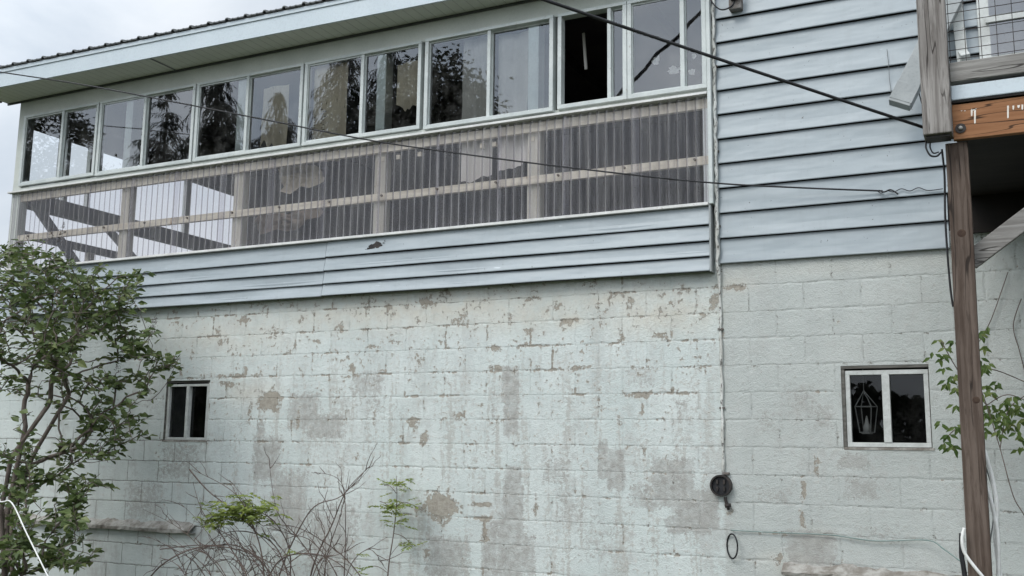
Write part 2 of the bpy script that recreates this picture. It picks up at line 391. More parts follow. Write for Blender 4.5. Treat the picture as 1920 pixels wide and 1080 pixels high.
# wear patches: (u, v, ru, rv, strength)
BROWN = [(508,755,22,20,1),(468,772,6,24,.8),(560,790,5,26,.6),(795,568,34,14,.75),(865,600,26,12,.7),(775,795,13,16,.9),(796,822,8,18,.8),(826,948,34,30,1),(905,972,30,6,.7),
 (930,690,14,9,.8),(927,652,20,9,.8),(1195,741,27,8,.9),(1205,772,5,20,.7),(1085,690,38,4,.9),(1066,602,24,5,.8),(1340,560,14,24,.8),(1378,538,24,8,.8),(1235,628,22,6,.75),
 (660,690,9,13,.8),(655,706,28,5,.7),(640,615,5,22,.6),(700,650,18,7,.7),(745,642,16,6,.7),(862,778,12,9,.8),(1531,872,6,26,1),(1506,925,6,24,1),(1504,972,7,24,1),(1462,1050,16,20,.7),
 (430,720,24,7,.8),(420,640,16,10,.6),(460,600,20,12,.6),(540,610,12,8,.6),(600,640,14,6,.6),(985,618,16,6,.65),(1130,582,18,6,.6),(1165,640,8,16,.5),(985,640,4,24,.6),(1012,760,3,40,.6),(1210,850,6,24,.75),
 (850,600,6,20,.6),(1000,560,22,8,.6),(1260,570,16,10,.65),(1310,600,10,8,.6),(1320,980,18,5,.6),(1440,1000,40,4,.7),(1005,945,5,26,.7),(910,1000,10,20,.6),(800,1040,14,20,.55),(1370,960,8,16,.6),
 (900,945,30,5,.8),(920,880,60,3,.6),(780,960,12,24,.5),(1590,795,14,3,.8),(450,705,50,3,.9),(462,695,4,16,.8),(690,580,10,20,.6),(730,575,8,10,.6),(955,600,8,20,.5),(1040,580,12,12,.6),(1185,560,20,5,.6),(1350,620,4,40,.5)]
GREY = [(957,722,15,32,1),(958,785,13,30,.9),(925,770,5,50,.5),(962,900,14,24,1),(962,960,18,50,1),(955,1030,22,60,.95),(918,1030,14,50,.9),(1130,862,9,32,1),(1155,880,16,36,.9),(1262,905,36,42,.95),(1308,955,36,34,1),(1290,985,40,16,.8),
 (570,770,30,34,.75),(610,800,36,22,.75),(690,720,34,26,.6),(500,860,26,40,.8),(488,830,8,40,.7),(540,940,34,60,.7),(620,1010,50,70,.65),(840,1045,40,40,.75),(1210,930,30,26,.6),(1075,950,40,40,.45),(1120,1010,40,50,.45),
 (1520,1030,44,34,.85),(1615,915,34,24,.6),(1600,865,30,14,.7),(1450,930,40,18,.5),(1545,780,20,26,.55),(1500,750,40,36,.45),(1440,790,30,28,.45),(1590,740,30,30,.4),(700,740,20,50,.5),(1040,880,30,30,.5),(1200,705,30,22,.5),
 (270,940,40,40,.55),(330,880,40,20,.55),(340,850,40,20,.55),(1280,770,20,30,.5),(980,1040,24,40,.7),(1640,1000,60,26,.4),(760,770,30,40,.35),(640,880,40,40,.35),(1230,1030,50,40,.35)]
CREAM = [(800,580,330,34,.8),(1240,590,110,34,.85),(1150,560,170,22,.7),(430,630,120,30,.6),(1000,590,120,30,.7),(650,590,160,26,.7),(1375,530,40,16,1.),(1070,602,30,14,1),(470,735,40,20,.7),(1480,1055,50,20,.9),(1530,1010,30,20,.6),(1600,500,260,12,.35)]
def conv(lst):
    o = []
    for u, v, ru, rv, s in lst:
        p = at(u, v); q = at(u + ru, v); r = at(u, v - rv); o.append((p.x, p.z, max(.012, q.x - p.x), max(.012, r.z - p.z), s))
    return o
PB, PG, PC = conv(BROWN), conv(GREY), conv(CREAM)
def field(lst, x, z, hard):
    m = 0
    for cx, cz, rx, rz, s in lst:
        dx = (x - cx) / rx; dz = (z - cz) / rz
        if abs(dx) < 1.8 and abs(dz) < 1.8:
            e_ = (dx * dx + dz * dz) if not hard else max(abs(dx), abs(dz)) ** 2
            m = max(m, s * max(0., 1.12 - (e_ ** .5) / 1.55) if not hard else s * max(0., 1 - (e_ / 1.9) ** 1.5))
    return m
cell = DZ / 10
nx0 = math.ceil((XL - X0) / cell); nx1 = math.floor((2.6 - X0) / cell); nz1 = math.floor((ZTOPR + .12 - Z0) / cell); nz0 = -14
mb = MB(); idx = {}; wear = []; seam = []
def vid(i, k):
    if (i, k) not in idx:
        x = X0 + i * cell; z = Z0 + k * cell; idx[(i, k)] = len(mb.v)
        wob = .0035 * mnoise.noise((x * 1.7, z * 1.7, 3)) + .0016 * mnoise.noise((x * 9, z * 9, 5))
        mb.v.append((x, wob, z))
        a = field(PB, x, z, False)
        b = field(PG, x, z, True)
        c = field(PC, x, z, False)
        zone = max(0., min(1., (x + 8.3) / .8)) * max(0., min(1., (-1.9 - x) / .15))       # the flaking stretch lies left of the conduit
        up = max(0., min(1., (z - 1.0) / 1.4))
        a = max(a * .95, zone * (.15 + .14 * up)) - (.01 if x > -1.9 else 0.)
        if x > -1.9: b = max(b, .24)
        if x < -6.9: b = max(b, .16)
        wear.append((a, b, c * (.55 + .45 * zone)))
        low = max(0., min(1., (-6.5 - x) / .5)) * max(0., min(1., (1.9 - z) / .3))
        seam.append(max(.18 + .22 * max(0., min(1., (z - 2.1) / .5)), .95 * low, .36 if x > -1.9 else 0.))
    return idx[(i, k)]
skip = lambda x, z: any(a < x < b and c < z < d for a, b, c, d in (WINR, WINL))
for i in range(nx0, nx1):
    for k in range(nz0, nz1):
        x = X0 + (i + .5) * cell; z = Z0 + (k + .5) * cell
        if skip(x, z): continue
        if z > ZTOPL + .02 and x < XC - .1: continue
        mb.f.append((vid(i, k), vid(i+1, k), vid(i+1, k+1), vid(i, k+1))); mb.mi.append(0)
for a, b, c, d in (WINR, WINL):            # reveals of the two basement openings
    a -= .012; b += .012; c -= .012; d += .012
    for q in (((a, 0, c), (a, .16, c), (a, .16, d), (a, 0, d)), ((b, 0, c), (b, 0, d), (b, .16, d), (b, .16, c)), ((a, 0, c), (b, 0, c), (b, .16, c), (a, .16, c)), ((a, 0, d), (a, .16, d), (b, .16, d), (b, 0, d))):
        for p in q: wear.append((0, .2, 0)); seam.append(.2)
        mb.quad(*q)
wall = mb.build('block_wall', 'painted_block', house, smooth=True)
at_ = wall.data.attributes.new('wear', 'FLOAT_VECTOR', 'POINT'); at_.data.foreach_set('vector', [c for v in wear for c in v])
at_ = wall.data.attributes.new('seam', 'FLOAT', 'POINT'); at_.data.foreach_set('value', seam)
# the rest of the basement box, dark inside
bx(XL, XL + .2, .02, 8, -.3, 2.98).build('end_wall', 'painted_block', house)
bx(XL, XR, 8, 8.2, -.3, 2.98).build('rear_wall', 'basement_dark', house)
bx(2.58, XR, -.004, .2, -.3, 3.02).build('far_block_wall', 'painted_block', house)
bx(XL + .02, XR, .05, 8, 2.90, 2.975).build('floor_slab', 'dark_room', house)
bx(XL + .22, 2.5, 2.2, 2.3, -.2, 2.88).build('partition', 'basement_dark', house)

# crumbling ledges at the foot of the wall
def ledge(x0, x1, z0, z1, dep):
    m = MB(); n = int((x1 - x0) / .03); ring = []
    for i in range(n + 1):
        x = x0 + (x1 - x0) * i / n
        j = lambda s_, a: a * mnoise.noise((x * 6, s_ * 3.1, 7)) + a * .6 * mnoise.noise((x * 19, s_ * 5, 2))
        pr = [(.0, z0 + j(5, .006)), (-dep + j(1, .02), z0 + j(1.5, .008)), (-dep * 1.05 + j(2, .02), (z0 + z1) / 2 + j(2.2, .01)), (-dep * .8 + j(3, .03), z1 - .012 + j(3, .02)), (-dep * .35 + j(4, .02), z1 + .01 + j(4, .02)), (.0, z1 + .03 + j(6, .03))]
        b = len(m.v); m.v += [(x, y, z) for y, z in pr]
        if i:
            for k in range(5): m.f.append((b - 6 + k, b - 6 + k + 1, b + k + 1, b + k)); m.mi.append(0)
    return m.build('ledge', 'crumbled_ledge', house)
ledge(XL, -7.05, .735, .80, .075)
ledge(-1.50, 1.2, .72, .765, .09)

# clapboards of the taller wing
def clap(m, x0, x1, zb, zt, yb, yt, lip=.012, seg=1, wav=0., holes=()):
    n = max(1, seg)
    rows = []
    for i in range(n + 1):
        x = x0 + (x1 - x0) * i / n
        o = wav * mnoise.noise((x * 1.3, zb * 7, 1)); o2 = wav * .8 * mnoise.noise((x * .8, zb * 5, 9))
        pr = [(yt, zt), (yt * .45 + yb * .55 + o * 1.2, zt * .4 + zb * .6), (yb + o, zb + .006 + o2 * .4), (yb + o + .002, zb + o2 * .4), (yb + lip, zb + .001 + o2 * .4), (yb + lip, zb + .035)]
        b = len(m.v); m.v += [(x, y, z) for y, z in pr]; rows.append(b)
    for i in range(n):
        for k in range(5): m.f.append((rows[i] + k, rows[i] + k + 1, rows[i+1] + k + 1, rows[i+1] + k)); m.mi.append(0)
    for b in (rows[0], rows[-1]):
        m.f.append(tuple(b + k for k in range(6)) if b == rows[-1] else tuple(b + k for k in range(5, -1, -1))); m.mi.append(0)
m = MB()
for k in range(25):
    z = 3.012 + .1992 * k
    clap(m, XC + .055, -.285 if z < 3.25 else XR, z, z + .1992 - .006, -.034, -.005, .010, 48, .006)  # boards stop short so the dark wall behind draws a shadow line
m.build('siding', 'blue_siding', house, smooth=False)
bx(XC + .03, XR, .006, .2, 3.02, 8.0).build('wing_wall', 'dark_room', house)  # dark colour stands in for shade in the gaps between the siding boards
bx(XC + .005, XC + .03, .006, 8, 2.98, 8.0).build('wing_side', 'trim_paint', house)
m = MB(); m.box(XC - .3, XR + .3, -.5, 8.4, 8.0, 8.12); m.build('wing_roof', 'roof_metal', house)
# siding skirt under the porch
m = MB(); sk = [2.948, 3.063, 3.183, 3.312, 3.465]
SEAM = -5.62
for i in range(4):
    for (a, b, dy) in ((XL - .01, SEAM + .03 * (i - 1.5) * .3, 0), (SEAM + .03 * (i - 1.5) * .3 + .009, XC - .012, -.007)):
        clap(m, a, b, sk[i] + (.004 if dy else 0), sk[i+1] - .004, -.090 + dy, -.064 + dy, .010, 60, .010)
skirt = m.build('siding_skirt', 'blue_siding', house)
bx(XL, XC - .014, -.058, .04, 2.962, 3.462).build('skirt_backing', 'dark_room', house)  # dark sheet behind the skirt gaps, its colour standing in for lap shadow
bx(XC - .010, XC + .004, -.098, .006, 2.945, 3.47).build('skirt_end_trim', 'grey_vinyl', house)
# torn spot in the skirt
m = MB()
for q in range(44):
    a = max(-.11, min(.11, R_.gauss(0, .055))); b = max(-.02, min(.02, R_.gauss(0, .014))) + a * .3; r = R_.uniform(.009, .026) * (1 if abs(a) < .06 else .6)
    p = at(702, 462, -.0865); n = 7; i = len(m.v)
    ph = [R_.uniform(.5, 1.2) for _ in range(n)]
    yy = -.0885 - .0004 * q / 26
    for k in range(n): m.v.append((p.x + a + r * ph[k] * math.cos(k / n * 6.283) * 1.3, yy, p.z + b + r * ph[k] * .7 * math.sin(k / n * 6.283)))
    m.f.append(tuple(range(i, i + n))); m.mi.append(0)
m.build('torn_patch', 'black_iron', house)

# step corner: trim boards with caulk
m = MB(); m.box(XC - .004, XC + .026, -.105, .004, 3.475, 5.6); m.build('corner_trim', 'sash_metal', house, bevel=.003)
m = MB(); m.box(XC + .0265, XC + .054, -.040, .004, 3.0, 5.6); m.build('channel_trim', 'grey_vinyl', house, bevel=.004)

# porch framing --------------------------------------------------------------------
PX0, PX1 = XL, XC - .012
bx(PX0, PX1, -.052, .05, 5.268, 5.50).build('header_board', 'trim_paint', house)
bx(PX0, PX1, -.056, .05, 4.362, 4.425).build('sill_board', 'trim_paint', house)
m = MB(); m.box(PX0 - .02, PX1 + .004, -.104, -.0565, 4.366, 4.386); m.build('upper_flashing', 'flashing', house, bevel=.002)
m = MB(); m.box(PX0 + .0, PX1 + .002, -.112, -.040, 3.466, 3.489); m.build('lower_flashing', 'flashing', house, bevel=.002)
bx(PX0, PX1, -.034, .004, 4.272, 4.350).build('top_rail', 'rusty_rail', house)
bx(PX0, PX1, -.036, .002, 3.812, 3.880).build('mid_rail', 'rusty_rail', house)
bx(PX0, PX1, -.036, .05, 3.462, 3.500).build('bottom_rail', 'grey_rail', house)
bx(PX0 - .004, PX0 + .13, -.050, .05, 3.50, 5.268).build('corner_post', 'trim_paint', house)
for x in (-8.32, -6.77, -5.09, -3.52):
    bx(x - .058, x + .058, .006, .10, 3.50, 4.361).build('stud', 'stud_paint', house)
    bx(x - .045, x + .055, -.030, .09, 4.426, 5.25).build('stud', 'stud_white', house)
bx(PX1 - .05, PX1 - .004, -.03, .05, 3.5, 5.268).build('stud', 'stud_white', house)
# small wood blocks under the sill
for u in (748, 788, 720, 905, 928, 1000):
    p = at(u, 300 - (u - 748) * .11, .02); bx(p.x - .018, p.x + .018, .0, .03, 4.20, 4.24).build('cleat', 'rusty_rail', house)

# porch room: ceiling, back, end frame
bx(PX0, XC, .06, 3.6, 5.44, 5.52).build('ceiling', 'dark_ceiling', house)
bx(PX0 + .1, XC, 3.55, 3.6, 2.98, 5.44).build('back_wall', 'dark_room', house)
m = MB(); m.box(PX0, PX0 + .09, .051, 3.6, 5.185, 5.438); m.build('end_header', 'dark_room', house)
m = MB(); m.box(PX0, PX0 + .09, .051, 3.549, 4.235, 4.425); m.build('end_sill', 'grey_rail', house)
m = MB(); m.box(PX0 + .01, PX0 + .08, .051, 3.549, 3.88, 3.965); m.build('end_rail', 'grey_rail', house)
m = MB(); m.box(PX0, PX0 + .09, .051, 3.549, 2.98, 3.52); m.build('end_base', 'grey_rail', house)
for y, w_ in ((.50, .02), (.60, .05), (.93, .025), (1.62, .07), (2.6, .09)):
    bx(PX0 + .015, PX0 + .075, y - w_ / 2, y + w_ / 2, 4.426, 5.184).build('end_mullion', 'sash_metal', house)
for y in (1.0, 2.1, 3.0):
    bx(PX0 + .012, PX0 + .078, y, y + .09, 3.521, 3.879).build('end_stud', 'stud_paint', house)
MB().beam((PX0 + .12, .08, 4.36), (PX0 + .12, .95, 3.55), .03, .12, Vector((1, 0, 0))).build('end_brace', 'grey_rail', house)
MB().beam((PX0 + .13, 1.2, 4.22), (PX0 + .13, 2.2, 3.55), .03, .10, Vector((1, 0, 0))).build('end_brace', 'grey_rail', house)
# rafters seen through the open sash
for x in (-8.9, -7.6, -6.3, -5.0, -3.7, -2.6):
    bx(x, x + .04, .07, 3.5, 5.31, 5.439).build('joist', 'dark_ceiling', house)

# windows ---------------------------------------------------------------------------
GY = -.045
def window(x0, x1, z0, z1, splits, proud=0., skip_pane=(), fw=.034):
    m = MB(); y0, y1 = -.082 - proud, -.012
    m.box(x0, x1, y0, y1, z0, z0 + fw).box(x0, x1, y0, y1, z1 - fw * .8, z1)
    m.box(x0, x0 + fw, y0 + .001, y1, z0 + fw, z1 - fw * .8).box(x1 - fw, x1, y0 + .001, y1, z0 + fw, z1 - fw * .8)
    wn_ = m.build('window', 'sash_metal', house, bevel=.0025)
    xs = [x0 + fw] + splits + [x1 - fw]
    for i in range(len(xs) - 1):
        a, b = xs[i], xs[i+1]; yo = -.040 if i % 2 else -.060
        if i: 
            MB().box(a - .016, a + .016, -.078 - proud * .5, -.02, z0 + fw + .001, z1 - fw * .8 - .001).build('mullion', 'sash_metal', wn_, bevel=.002)
            a += .016
        if i < len(xs) - 2: b -= .016
        if i in skip_pane: continue
        s_ = MB(); t_ = .014; zz0 = z0 + fw + .0005; zz1 = z1 - fw * .8 - .0005
        s_.box(a + .0005, a + .008, yo - .0075, yo + .0095, zz0 + t_, zz1 - t_).box(b - .008, b - .0005, yo - .0075, yo + .0095, zz0 + t_, zz1 - t_).box(a + .0005, b - .0005, yo - .008, yo + .010, zz0, zz0 + t_).box(a + .0005, b - .0005, yo - .008, yo + .010, zz1 - t_, zz1)
        s_.build('sash', 'sash_metal', wn_)
        # a thin slab of glass: reflecting outer face, plain inner face
        gm = MB(); gm.quad((a, yo, zz0 + t_), (b, yo, zz0 + t_), (b, yo, zz1 - t_), (a, yo, zz1 - t_))
        gm.build('pane', 'porch_glass', wn_)
    return wn_
ZS, ZH = 4.432, 5.272
window(-9.925, -8.735, ZS + .01, ZH, [-9.29])
window(-8.715, -7.345, ZS, ZH, [-8.045])
window(-7.325, -5.965, ZS, ZH, [-6.655])
window(-5.945, -4.625, ZS, ZH, [-5.272])
window(-4.575, -3.300, ZS - .022, ZH, [-3.925], .018, fw=.036)
window(-3.262, -2.640, ZS - .012, ZH, [-2.797], .010, (0,), fw=.036)
window(-2.636, XC - .008, ZS - .012, ZH, [-2.170], .010, fw=.036)

# clear corrugated sheets, each about 0.62 m with a one-wave lap
pitch = .0762; n = 13; W_ = (PX1 + .0 - PX0) / n
for i in range(n):
    a = PX0 + W_ * i - .001; b = a + W_ + .055 if i < n - 1 else PX1 - .001
    m = MB(); steps = int((b - a) / (pitch / 8)); yo = -.058 - .0035 * (i % 2)
    for k in range(steps + 1):
        x = min(b, a + k * pitch / 8); y = yo + .0125 * math.sin(2 * math.pi * (x - PX0) / pitch) + .002 * mnoise.noise((x * 3, i, 0))
        j = len(m.v); m.v += [(x, y, 3.4895), (x, y, 4.365)]
        if k: m.f.append((j - 2, j, j + 1, j - 1)); m.mi.append(0)
    m.build('corrugated_sheet', 'clear_corrugated', house, smooth=True)
# roofing screws with washers on the mid rail line
for i in range(14):
    x = PX0 + .35 + i * .585; p = (x, -.078, 3.848)
    MB().tube([(x, -.086, 3.848), (x, -.068, 3.848)], .011, 8).build('screw', 'rusty_grey', house)

# roof, fascia, soffit ----------------------------------------------------------------
fy = lambda x: -.30 - .0225 * (-2 - x)        # the eave runs slightly out of line with the wall
X_a, X_b = -10.25, XC - .02
m = MB()
m.quad((X_a, fy(X_a), 5.470), (X_b, fy(X_b), 5.470), (X_b, -.068, 5.470), (X_a, -.068, 5.470))
m.quad((X_a, fy(X_a), 5.486), (X_a, -.068, 5.486), (X_b, -.068, 5.486), (X_b, fy(X_b), 5.486))
roof = MB(); rib = .2286; nr = int((X_b - X_a + .1) / rib)
prof = [(0, 0), (.012, .019), (.034, .019), (.046, 0), (.085, 0), (.089, .004), (.105, .004), (.109, 0), (.15, 0), (.154, .004), (.17, .004), (.174, 0)]
xs = []
for i in range(nr + 1):
    for dx, dz in prof: xs.append((X_a - .06 + i * rib + dx, dz))
for k, (x, dz) in enumerate(xs):
    yf = fy(x) - .055; j = len(roof.v)
    roof.v += [(x, yf, 5.688 + dz), (x, 4.2, 5.688 + dz + (4.2 - yf) * .22), (x, yf, 5.676 + dz), (x, 4.2, 5.674 + (4.2 - yf) * .22)]
    if k:
        roof.f += [(j - 4, j, j + 1, j - 3), (j - 2, j - 1, j + 3, j + 2), (j - 4, j - 2, j + 2, j)]; roof.mi += [0] * 3
roof_o = roof.build('roof', 'roof_metal', house)
m.build('soffit', 'soffit_vinyl', roof_o)
def skew(name, mat, d0, d1, z0, z1, x0=X_a, x1=X_b):
    q = MB(); v = []
    for x in (x0, x1):
        for d in (d0, d1):
            for z in (z0, z1): v.append((x, fy(x) + d, z))
    q.v = v; q.f = [(0, 4, 5, 1), (2, 3, 7, 6), (0, 1, 3, 2), (4, 6, 7, 5), (1, 5, 7, 3), (0, 2, 6, 4)]; q.mi = [0] * 6
    return q.build(name, mat, roof_o)
skew('fascia', 'fascia_paint', -.022, -.001, 5.462, 5.636)
skew('drip_edge', 'fascia_paint', -.034, -.0225, 5.628, 5.668)
skew('drip_gap', 'roof_metal', -.030, -.001, 5.668, 5.676)
skew('rake_board', 'roof_metal', .0, .35, 5.458, 5.66, X_a - .03, X_a - .001)
bx(X_a, X_b, -.068, -.0525, 5.448, 5.492).build('soffit_channel', 'roof_metal', roof_o)
m = MB(); q = at(312, 128, -.2); m.box(q.x - .008, q.x + .008, fy(q.x) + .002, -.07, 5.463, 5.4695); m.build('soffit_seam', 'grey_rail', roof_o)

# basement windows ------------------------------------------------------------------
def base_window(x0, x1, z0, z1, mull, lint):
    y0 = .012; fw = .032 if lint else .024; mw = .026 if lint else .017
    m = MB(); m.box(x0 + .018, x1 - .014, y0, y0 + .06, z0 + .012, z0 + .012 + fw).box(x0 + .018, x1 - .014, y0, y0 + .06, z1 - .042 - fw, z1 - .042)
    m.box(x0 + .018, x0 + .018 + fw, y0, y0 + .06, z0 + .012 + fw, z1 - .042 - fw).box(x1 - .014 - fw, x1 - .014, y0, y0 + .06, z0 + .012 + fw, z1 - .042 - fw)
    o = m.build('basement_window', 'white_metal', house, bevel=.003)
    MB().box(mull - mw, mull + mw, y0 - .006, y0 + .05, z0 + .012 + fw, z1 - .042 - fw).build('mullion', 'white_metal', o, bevel=.003)
    for a, b, yy in ((x0 + .018 + fw, mull - mw, .042), (mull + mw, x1 - .014 - fw, .052)):
        g_ = MB(); g_.quad((a, yy, z0 + .012 + fw), (b, yy, z0 + .012 + fw), (b, yy, z1 - .042 - fw), (a, yy, z1 - .042 - fw)); g_.build('pane', 'basement_glass', o)
    MB().box(x0 - .010, x1 + .010, .003 if lint else .02, .1, z1 - .028, z1 - .001).build('lintel', 'wood_lintel', o)
    MB().box(x0 - .006, x0 + .016, .004, .08, z0, z1 - .032).build('side_jamb', 'wood_lintel', o)
    MB().box(x1 - .012, x1 + .006, .006, .08, z0, z1 - .032).build('side_jamb', 'wood_lintel' if lint else 'white_metal', o)
    MB().box(x0 - .004, x1 + .004, -.004, .075, z0 - .008, z0 + .010).build('sill', 'crumbled_ledge', o)
    return o
base_window(*WINR, -.752, True)
bwl = base_window(*WINL, -7.275, False)
bx(WINL[0] + .045, -7.294, .070, .074, WINL[2] + .038, WINL[3] - .068).build('insect_screen', 'screen_grey', bwl)

# upper window above the deck, with a corner downspout
uw = bx(-.02, 1.3, -.052, -.0305, 4.30, 5.75).build('upper_window', 'white_metal', house, bevel=.004)
for z0, z1, yy in ((4.36, 4.60, -.056), (4.66, 5.60, -.056)):
    gq = MB(); gq.quad((.055, yy, z0), (1.22, yy, z0), (1.22, yy, z1), (.055, yy, z1)); gq.build('pane', 'upper_glass', uw)
MB().box(.03, 1.24, -.075, -.0525, 4.602, 4.648).build('meeting_rail', 'white_metal', uw, bevel=.003)
MB().box(-.04, 1.32, -.095, -.0525, 4.285, 4.325).build('sill', 'white_metal', uw, bevel=.003)

# ------------------------------------------------------------------ things on the wall
def slim(name, pts, r, mat, label, cat, n=6, group=None):
    o = MB().tube(pts, r, n).build(name, mat, smooth=True); return tag(o, label, cat, group)
def spline(pts, sub=8):
    pts = [Vector(p) for p in pts]; out = []
    for i in range(len(pts) - 1):
        a = pts[max(i-1, 0)]; b = pts[i]; c = pts[i+1]; d = pts[min(i+2, len(pts)-1)]
        for k in range(sub):
            t_ = k / sub
            out.append(.5 * ((2*b) + (c - a) * t_ + (2*a - 5*b + 4*c - d) * t_*t_ + (3*b - 3*c + d - a) * t_**3))
    out.append(pts[-1]); return out

pts = [(-1.922, -.052, 5.5)] + [(-1.923 + .005 * math.sin(k * 1.7) + .003 * math.sin(k * 3.9), -.054, 5.4 - k * .055) for k in range(45)] + [(-1.922, -.034, 2.93), (-1.921, -.016, 2.8)]
pts += [(-1.921 + .003 * math.sin(k * 2.3), -.014, 2.7 - k * .1) for k in range(14)]
cnd = tag(MB().tube(pts, [(.0135 if pts[i][2] > 2.9 else .0115) + .0035 * math.sin(i * 2.1) for i in range(len(pts))], 8).build('conduit', 'old_paint_pipe', smooth=True), 'thin paint-crusted conduit running down the wall from the siding to the round black box', 'conduit')
for z in (4.6, 3.9, 3.3, 2.5, 1.9): bx(-1.943, -1.902, -.040 if z > 2.9 else -.02, -.0005, z, z + .014).build('strap', 'rusty_grey', cnd)

mx_, mz_ = -1.937, 1.331
mbx = empty('meter_box', (mx_, 0, mz_)); tag(mbx, 'round black rusted meter socket on the block wall under the conduit', 'meter box')
def ring(m, r0, r1, y0, y1, n=28):
    for k in range(n):
        a, b = 2 * math.pi * k / n, 2 * math.pi * (k + 1) / n
        p = lambda r, an, y: (r * math.cos(an), y, r * math.sin(an))
        m.quad(p(r0, a, y0), p(r1, a, y0), p(r1, b, y0), p(r0, b, y0)); m.quad(p(r1, a, y0), p(r1, a, y1), p(r1, b, y1), p(r1, b, y0)); m.quad(p(r0, a, y1), p(r0, a, y0), p(r0, b, y0), p(r0, b, y1))
m = MB(); ring(m, .068, .080, -.052, .0); m.build('housing', 'black_iron', mbx, smooth=False)
m = MB(); ring(m, .0, .0655, -.03, -.001); m.build('back_plate', 'black_rubber', mbx)
for x, z in ((-.026, .026), (.026, .026), (-.026, -.026), (.026, -.026)): bx(x - .008, x + .008, -.048, -.0305, z - .016, z + .016).build('jaw', 'black_iron', mbx, bevel=.002)
m = MB(); m.box(.01, .06, -.03, -.002, .082, .098); m.build('bracket', 'rusty_grey', mbx)
m = MB(); m.tube(spline([(.03, -.03, -.083), (.036, -.03, -.12), (.05, -.026, -.15), (.045, -.01, -.17)]), .012, 8).tube([(.028, -.035, -.15), (.07, -.03, -.14)], .014, 8); m.build('elbow', 'black_iron', mbx, smooth=True)

c = at(1373, 1024, -.03); pts = [(c.x + .046 * math.cos(a), -.03 - .03 * math.cos(a), c.z + .088 * math.sin(a)) for a in [i / 24 * 6.2832 for i in range(25)]]
slim('wire_hoop', pts, .0062, 'black_rubber', 'small black wire hoop sticking out of the wall below the meter box', 'wire')

# clamp and drip loop at top of the wall
cl = empty('cable_clamp', (-1.735, -.03, 5.09)); tag(cl, 'black cable clamp with grey block at the top of the blue siding', 'clamp')
MB().box(-.05, .05, -.07, .0, -.06, .03).build('block', 'rusty_grey', cl, bevel=.006)
MB().tube([(-.03, -.09, .04), (.05, -.08, .05)], .035, 10).tube([(.03, -.08, .02), (.03, -.08, .16)], .02, 8).build('insulator', 'black_iron', cl)
slim('drip_loop', spline([at(1328, -10, -.12), at(1338, 8, -.12), at(1352, 18, -.12), at(1368, 14, -.11), at(1378, 2, -.10), at(1382, -14, -.08)]), .006, 'black_rubber', 'thin black drooping cable loop beside the clamp above the siding', 'cable')

# overhead service cable: from far upper left to the deck post
a = at(1090, 0, -3.3); b = at(1735, 240, -2.06); d = (a - b)
pts = [b + d * (k / 16) * 4.5 + Vector((0, 0, -.10 * math.sin(min(1, k / 16) * math.pi))) for k in range(17)]
slim('service_cable', pts, .0088, 'black_rubber', 'thick black overhead cable running down to the grey deck post', 'cable', 8)
pl = [(0, 135, -1.1), (150, 158, -.98), (300, 186, -.88), (500, 225, -.72), (700, 264, -.56), (900, 293, -.42), (1100, 318, -.28), (1325, 342, -.16), (1500, 352, -.10), (1655, 358, -.05)]
pw = spline([at(-420, 70, -1.45), at(-200, 105, -1.3)] + [at(*q) for q in pl], 6)
slim('thin_wire', pw, .0066, 'black_rubber', 'thin black wire sagging across the windows and corrugated panels to the siding', 'wire')
tw = spline([at(1645, 358, -.05), at(1652, 362, -.06), at(1664, 358, -.05), at(1676, 360, -.05), at(1690, 354, -.045), at(1706, 358, -.045), at(1722, 352, -.045), at(1740, 357, -.045), at(1768, 354, -.045)])
slim('wire_tail', tw, .0035, 'black_rubber', 'thin crinkled wire end tied at the siding beside the deck post', 'wire', 5)
hk = [at(1648, 357, -.055), at(1658, 360, -.06), at(1670, 356, -.055), at(1684, 364, -.06)]
slim('wire_knot', spline(hk), .006, 'black_rubber', 'dark twisted knot where the thin wire meets the siding', 'wire', 5)
slim('hanging_thread', spline([at(1663, 92, -.04), at(1666, 120, -.045), at(1668, 150, -.045), at(1672, 178, -.05)]), .0022, 'grey_cable', 'hair-thin grey wire hanging from a nail on the siding', 'wire', 4)

# grey rectangular downspout piece behind the post
ds = empty('downspout', (0, 0, 0)); tag(ds, 'slanting grey box downspout end jutting out beside the deck post', 'downspout')
p1 = at(1686, 198, -.30); p0 = at(1784, 0, -.16)
MB().beam(p0, p1, .085, .15, Vector((0, 1, 0))).build('pipe', 'grey_vinyl', ds, bevel=.004)
dd = (p1 - p0).normalized()
MB().beam(p1 - dd * .16, p1 - dd * .02, .091, .156, Vector((0, 1, 0))).build('sleeve', 'grey_vinyl', ds, bevel=.003)
ds2 = empty('downspout', (0, 0, 0)); tag(ds2, 'white downspout leaning down behind the wire mesh of the deck', 'downspout')
p0 = at(1785, -60, -.10); p1 = at(1806, 118, -.10)
MB().beam(p0, p1, .06, .075, Vector((0, 1, 0))).build('pipe', 'white_metal', ds2, bevel=.004)
MB().beam(p1 + Vector((0, 0, .06)), p1 + Vector((.02, -.07, .0)), .06, .07, Vector((1, 0, 0))).build('elbow', 'white_metal', ds2, bevel=.004)

